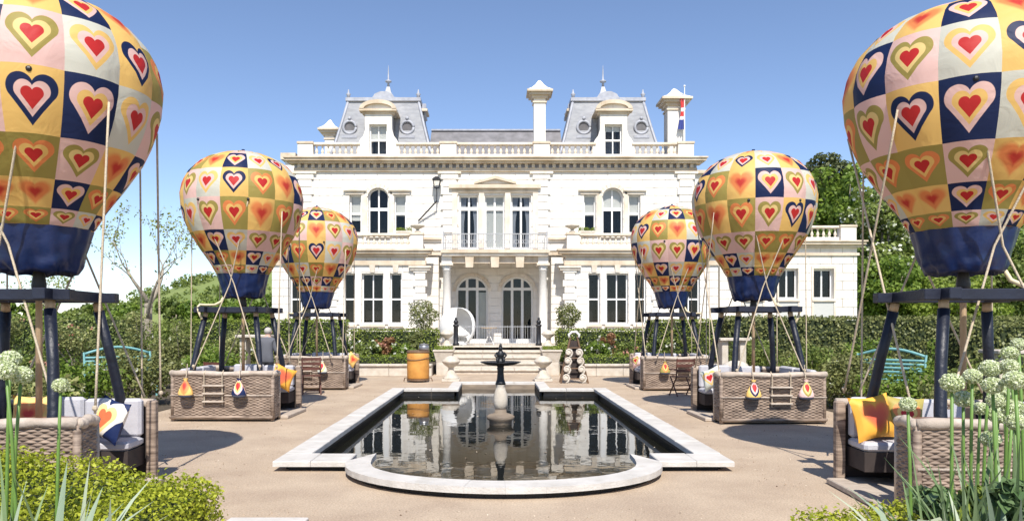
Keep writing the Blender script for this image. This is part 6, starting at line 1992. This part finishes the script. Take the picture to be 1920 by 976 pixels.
def strap_plant(name, loc, label, n, h, m, seed, spread=0.3, wd=0.03, group=None, cat='plant', arch=0.6):
    """clump of strap leaves, each leaf a separate blade"""
    rng = np.random.default_rng(seed)
    o = empty(name, loc); tag(o, label, cat, group)
    for k in range(n):
        a = rng.uniform(0, 2 * math.pi); L_ = h * rng.uniform(0.72, 1.05); lean = rng.uniform(0.05, arch); w_ = wd * rng.uniform(0.7, 1.25)
        b = Vector((rng.normal() * spread * 0.4, rng.normal() * spread * 0.4, 0))
        dr_ = Vector((math.cos(a), math.sin(a), 0)); sd = Vector((-dr_.y, dr_.x, 0))
        tw = rng.uniform(-0.9, 0.9)
        vs, fs = [], []
        N = 7
        for i in range(N + 1):
            f = i / N
            c = b + dr_ * (lean * L_ * f ** 1.8) + Vector((0, 0, L_ * (f - 0.35 * lean * f ** 3)))
            ww = w_ * (1 - f ** 2.6) * (0.75 + 0.5 * f) * 0.5 + 0.0006
            s2 = (sd * math.cos(tw * f) + dr_ * math.sin(tw * f))
            vs += [c - s2 * ww, c + dr_ * (-0.15 * ww) + Vector((0, 0, -0.1 * ww)), c + s2 * ww]
        for i in range(N):
            for j in range(2): fs.append((i*3+j, i*3+j+1, i*3+j+4, i*3+j+3))
        me = MB().add(vs, fs).mesh('leaf', m, True)
        at = me.attributes.new('rnd', 'FLOAT', 'POINT'); at.data.foreach_set('value', np.full(len(vs), rng.uniform(0, 1), np.float32))
        link('leaf', me, o)
    return o
# right clump: green blades and broad glaucous leaves
k = 0
for (u, Y, n_, h_, mm_, wd_, lab) in ((1735, 3.45, 11, 1.08, 'leaf_glaucous', 0.075, 'broad grey-green strap leaves at the left of the right foreground clump'),
                                 (1800, 3.6, 20, 1.20, 'leaf_strap', 0.030, 'tall narrow green blades in the middle of the right foreground clump'),
                                 (1850, 3.5, 24, 1.25, 'leaf_strap', 0.028, 'tall narrow green blades towards the right edge'),
                                 (1900, 3.55, 26, 1.30, 'leaf_strap', 0.028, 'tall narrow green blades at the right edge'),
                                 (1815, 3.4, 16, 1.06, 'leaf_glaucous', 0.060, 'pale withering leaves low in the right foreground clump'),
                                 (1880, 3.35, 18, 1.06, 'leaf_glaucous', 0.055, 'pale folded leaves in the bottom right corner'),
                                 (12, 3.5, 22, 1.2, 'leaf_strap', 0.026, 'narrow green blades at the left edge'),
                                 (62, 3.5, 12, 1.12, 'leaf_glaucous', 0.045, 'grey-green strap leaves in the bottom left corner'),
                                 (122, 3.5, 8, 1.08, 'leaf_glaucous', 0.05, 'upright grey-green leaf fan rising from the left box hedge'),
                                 (168, 3.45, 8, 0.98, 'leaf_glaucous', 0.045, 'pale bent leaf tips rising from the left box hedge')):
    strap_plant('strap_leaf_plant', ((u - VP_X) / F_PX * Y, Y, 0), lab, n_, h_, MATS[mm_], 400 + k, 0.25, wd_, None, 'plant', 0.45 if wd_ < 0.035 else 0.7); k += 1

for k, (x, y_, h_, lm, lab) in enumerate(((2.55, 3.55, 1.06, 'leaf_strap', 'low leafy perennial at the foot of the alliums, bottom right'), (2.95, 3.75, 1.18, 'leaf_fresh', 'leafy perennial at the right edge among the allium stems'),
                                      (2.75, 3.30, 1.08, 'leaf_lime', 'yellow-green leafy perennial in the bottom right corner'), (2.20, 3.40, 0.95, 'leaf_glaucous', 'pale-leaved perennial before the right box hedge'), (2.42, 3.95, 0.84, 'leaf_lime', 'yellow-green leaves rising from the right box hedge'), (2.62, 4.15, 1.02, 'leaf_strap', 'grey-green leaves filling the allium clump, left part'),
                                      (2.85, 4.10, 1.12, 'leaf_lime', 'yellow-green leaves filling the allium clump, right part'), (-2.62, 3.4, 0.93, 'leaf_glaucous', 'pale-leaved perennial in the bottom left corner'))):
    make_bush('perennial', lab, 'plant', (x, y_, 0), 0.36, 0.28, h_, MATS[lm], 820 + k, 1300, 0.09, 20)
# pale pollarded tree on the left, coming into leaf
def pollard(name, loc, h, label, seed, sc=1.0, nleaf=700):
    rng = np.random.default_rng(seed)
    o = empty(name, loc); tag(o, label, 'tree')
    mb = MB(); tips = []
    def branch(p, d, L_, r, lvl):
        pts = [p]; rad = [r]; q = p.copy(); dd = d.copy()
        for i in range(4):
            dd = (dd + Vector(rng.normal(size=3)) * (0.04 if lvl == 0 else 0.15) + Vector((0, 0, 0.12))).normalized()
            q = q + dd * L_ / 4; pts.append(q.copy()); rad.append(r * (1 - 0.13 * (i + 1)))
        mb.tube(pts, rad, 7 if lvl < 2 else 5)
        mb.ball(pts[-1], rad[-1] * 1.25, 7, 5)
        if lvl >= 2: tips.extend(pts[1:])
        if lvl < 4:
            for k in range(2 + (rng.uniform() < 0.7)):
                a = rng.uniform(0, 2 * math.pi)
                nd = (dd * 0.85 + Vector((math.cos(a), math.sin(a), 0.15)) * (0.75 if lvl < 2 else 0.65)).normalized()
                branch(pts[-1 - (k == 2)], nd, L_ * rng.uniform(0.62, 0.85), rad[-1] * 0.68, lvl + 1)
    branch(Vector((0, 0, 0)), Vector((0, 0, 1)), h * 0.36, 0.29 * sc, 0)
    mb.build('trunk', MATS['bark_pale'], o, True)
    T = np.array([tuple(t) for t in tips])
    P = T[rng.integers(0, len(T), nleaf)] + rng.normal(scale=0.10, size=(nleaf, 3))
    link('crown', leaf_mesh('crown', P, 0.13, MATS['leaf_spring'], rng), o)
pollard('pollarded_tree', (px(274, 590, 30.0).x, 30.0, 0), 6.9, 'pale-barked pollarded tree with sparse spring leaves behind the left border', 12)
pollard('pollarded_tree', (px(70, 590, 36.0).x, 36.0, 0), 4.8, 'smaller sparse tree beneath the nearest left balloon', 15, 0.7, 500)

# trees right of the house
TR = [(1546, 66, 20.0, 8.0, 3.4, 8.0, 'leaf_dark', 'tall dark evergreen rising behind the right wing', None, 0.34),
      (1578, 52, 14.0, 5.0, 3.8, 6.2, 'leaf_fresh', 'bright green leafy tree before the dark evergreen', None, 0.34),
      (1650, 47, 12.2, 4.4, 3.0, 5.6, 'leaf_mid', 'white-blossomed hawthorn right of the right wing', 'petal_white', 0.28),
      (1668, 42, 6.2, 2.2, 2.6, 3.0, 'leaf_fresh', 'rounded green tree beside the end of the right wing', None, 0.26),
      (1740, 50, 8.6, 3.4, 4.2, 4.2, 'leaf_mid', 'mid green tree beneath the nearest right balloon', None, 0.30),
      (1690, 70, 15.0, 7.0, 5.0, 6.6, 'leaf_fresh', 'tall light green tree behind the hawthorn', None, 0.36),
      (1830, 60, 12.0, 5.0, 5.5, 6.0, 'leaf_fresh', 'broad light green tree behind the nearest right balloon', None, 0.34),
      (1920, 55, 9.5, 3.4, 4.5, 4.8, 'leaf_mid', 'mid green tree at the right edge', None, 0.30),
      (1625, 62, 13.0, 5.0, 4.2, 6.2, 'leaf_dark', 'dark tree between the evergreen and the hawthorn', None, 0.34),
      (1790, 40, 4.8, 1.2, 2.8, 2.6, 'leaf_lime', 'low yellow-green tree under the navy skirt of the nearest right balloon', None, 0.22)]
for k, (u, Y, h_, th_, rx_, rz_, lm, lab, fl, lf) in enumerate(TR):
    make_tree('tree', lab, (px(u, 600, Y).x, Y, 0), h_, th_ * 0.6, rx_, rx_ * 0.9, rz_, MATS[lm], 600 + k, 13000, lf, 80, 'bark', MATS[fl] if fl else None, 'trees right of the house', 0.25, 0.35)
# low distant trees on the left
for k, (u, Y, h_, rx_) in enumerate(((60, 75, 4.6, 4.5), (140, 80, 4.2, 4.5), (215, 78, 4.6, 4.0), (330, 85, 5.4, 4.6), (395, 80, 5.8, 4.2), (-30, 70, 5.0, 4.5), (455, 85, 6.0, 4.5))):
    make_tree('far_tree', 'low green tree, %s from the left in the distance beyond the left hedge' % ORD[(1, 2, 3, 4, 5, 0, 6)[k]], (px(u, 600, Y).x, Y, 0), h_, 1.4, rx_, rx_, h_ * 0.48, MATS['leaf_mid' if k % 2 else 'leaf_fresh'], 700 + k, 4000, 0.4, 36, 'bark', None, 'distant trees on the left', 0.2, 0.3)
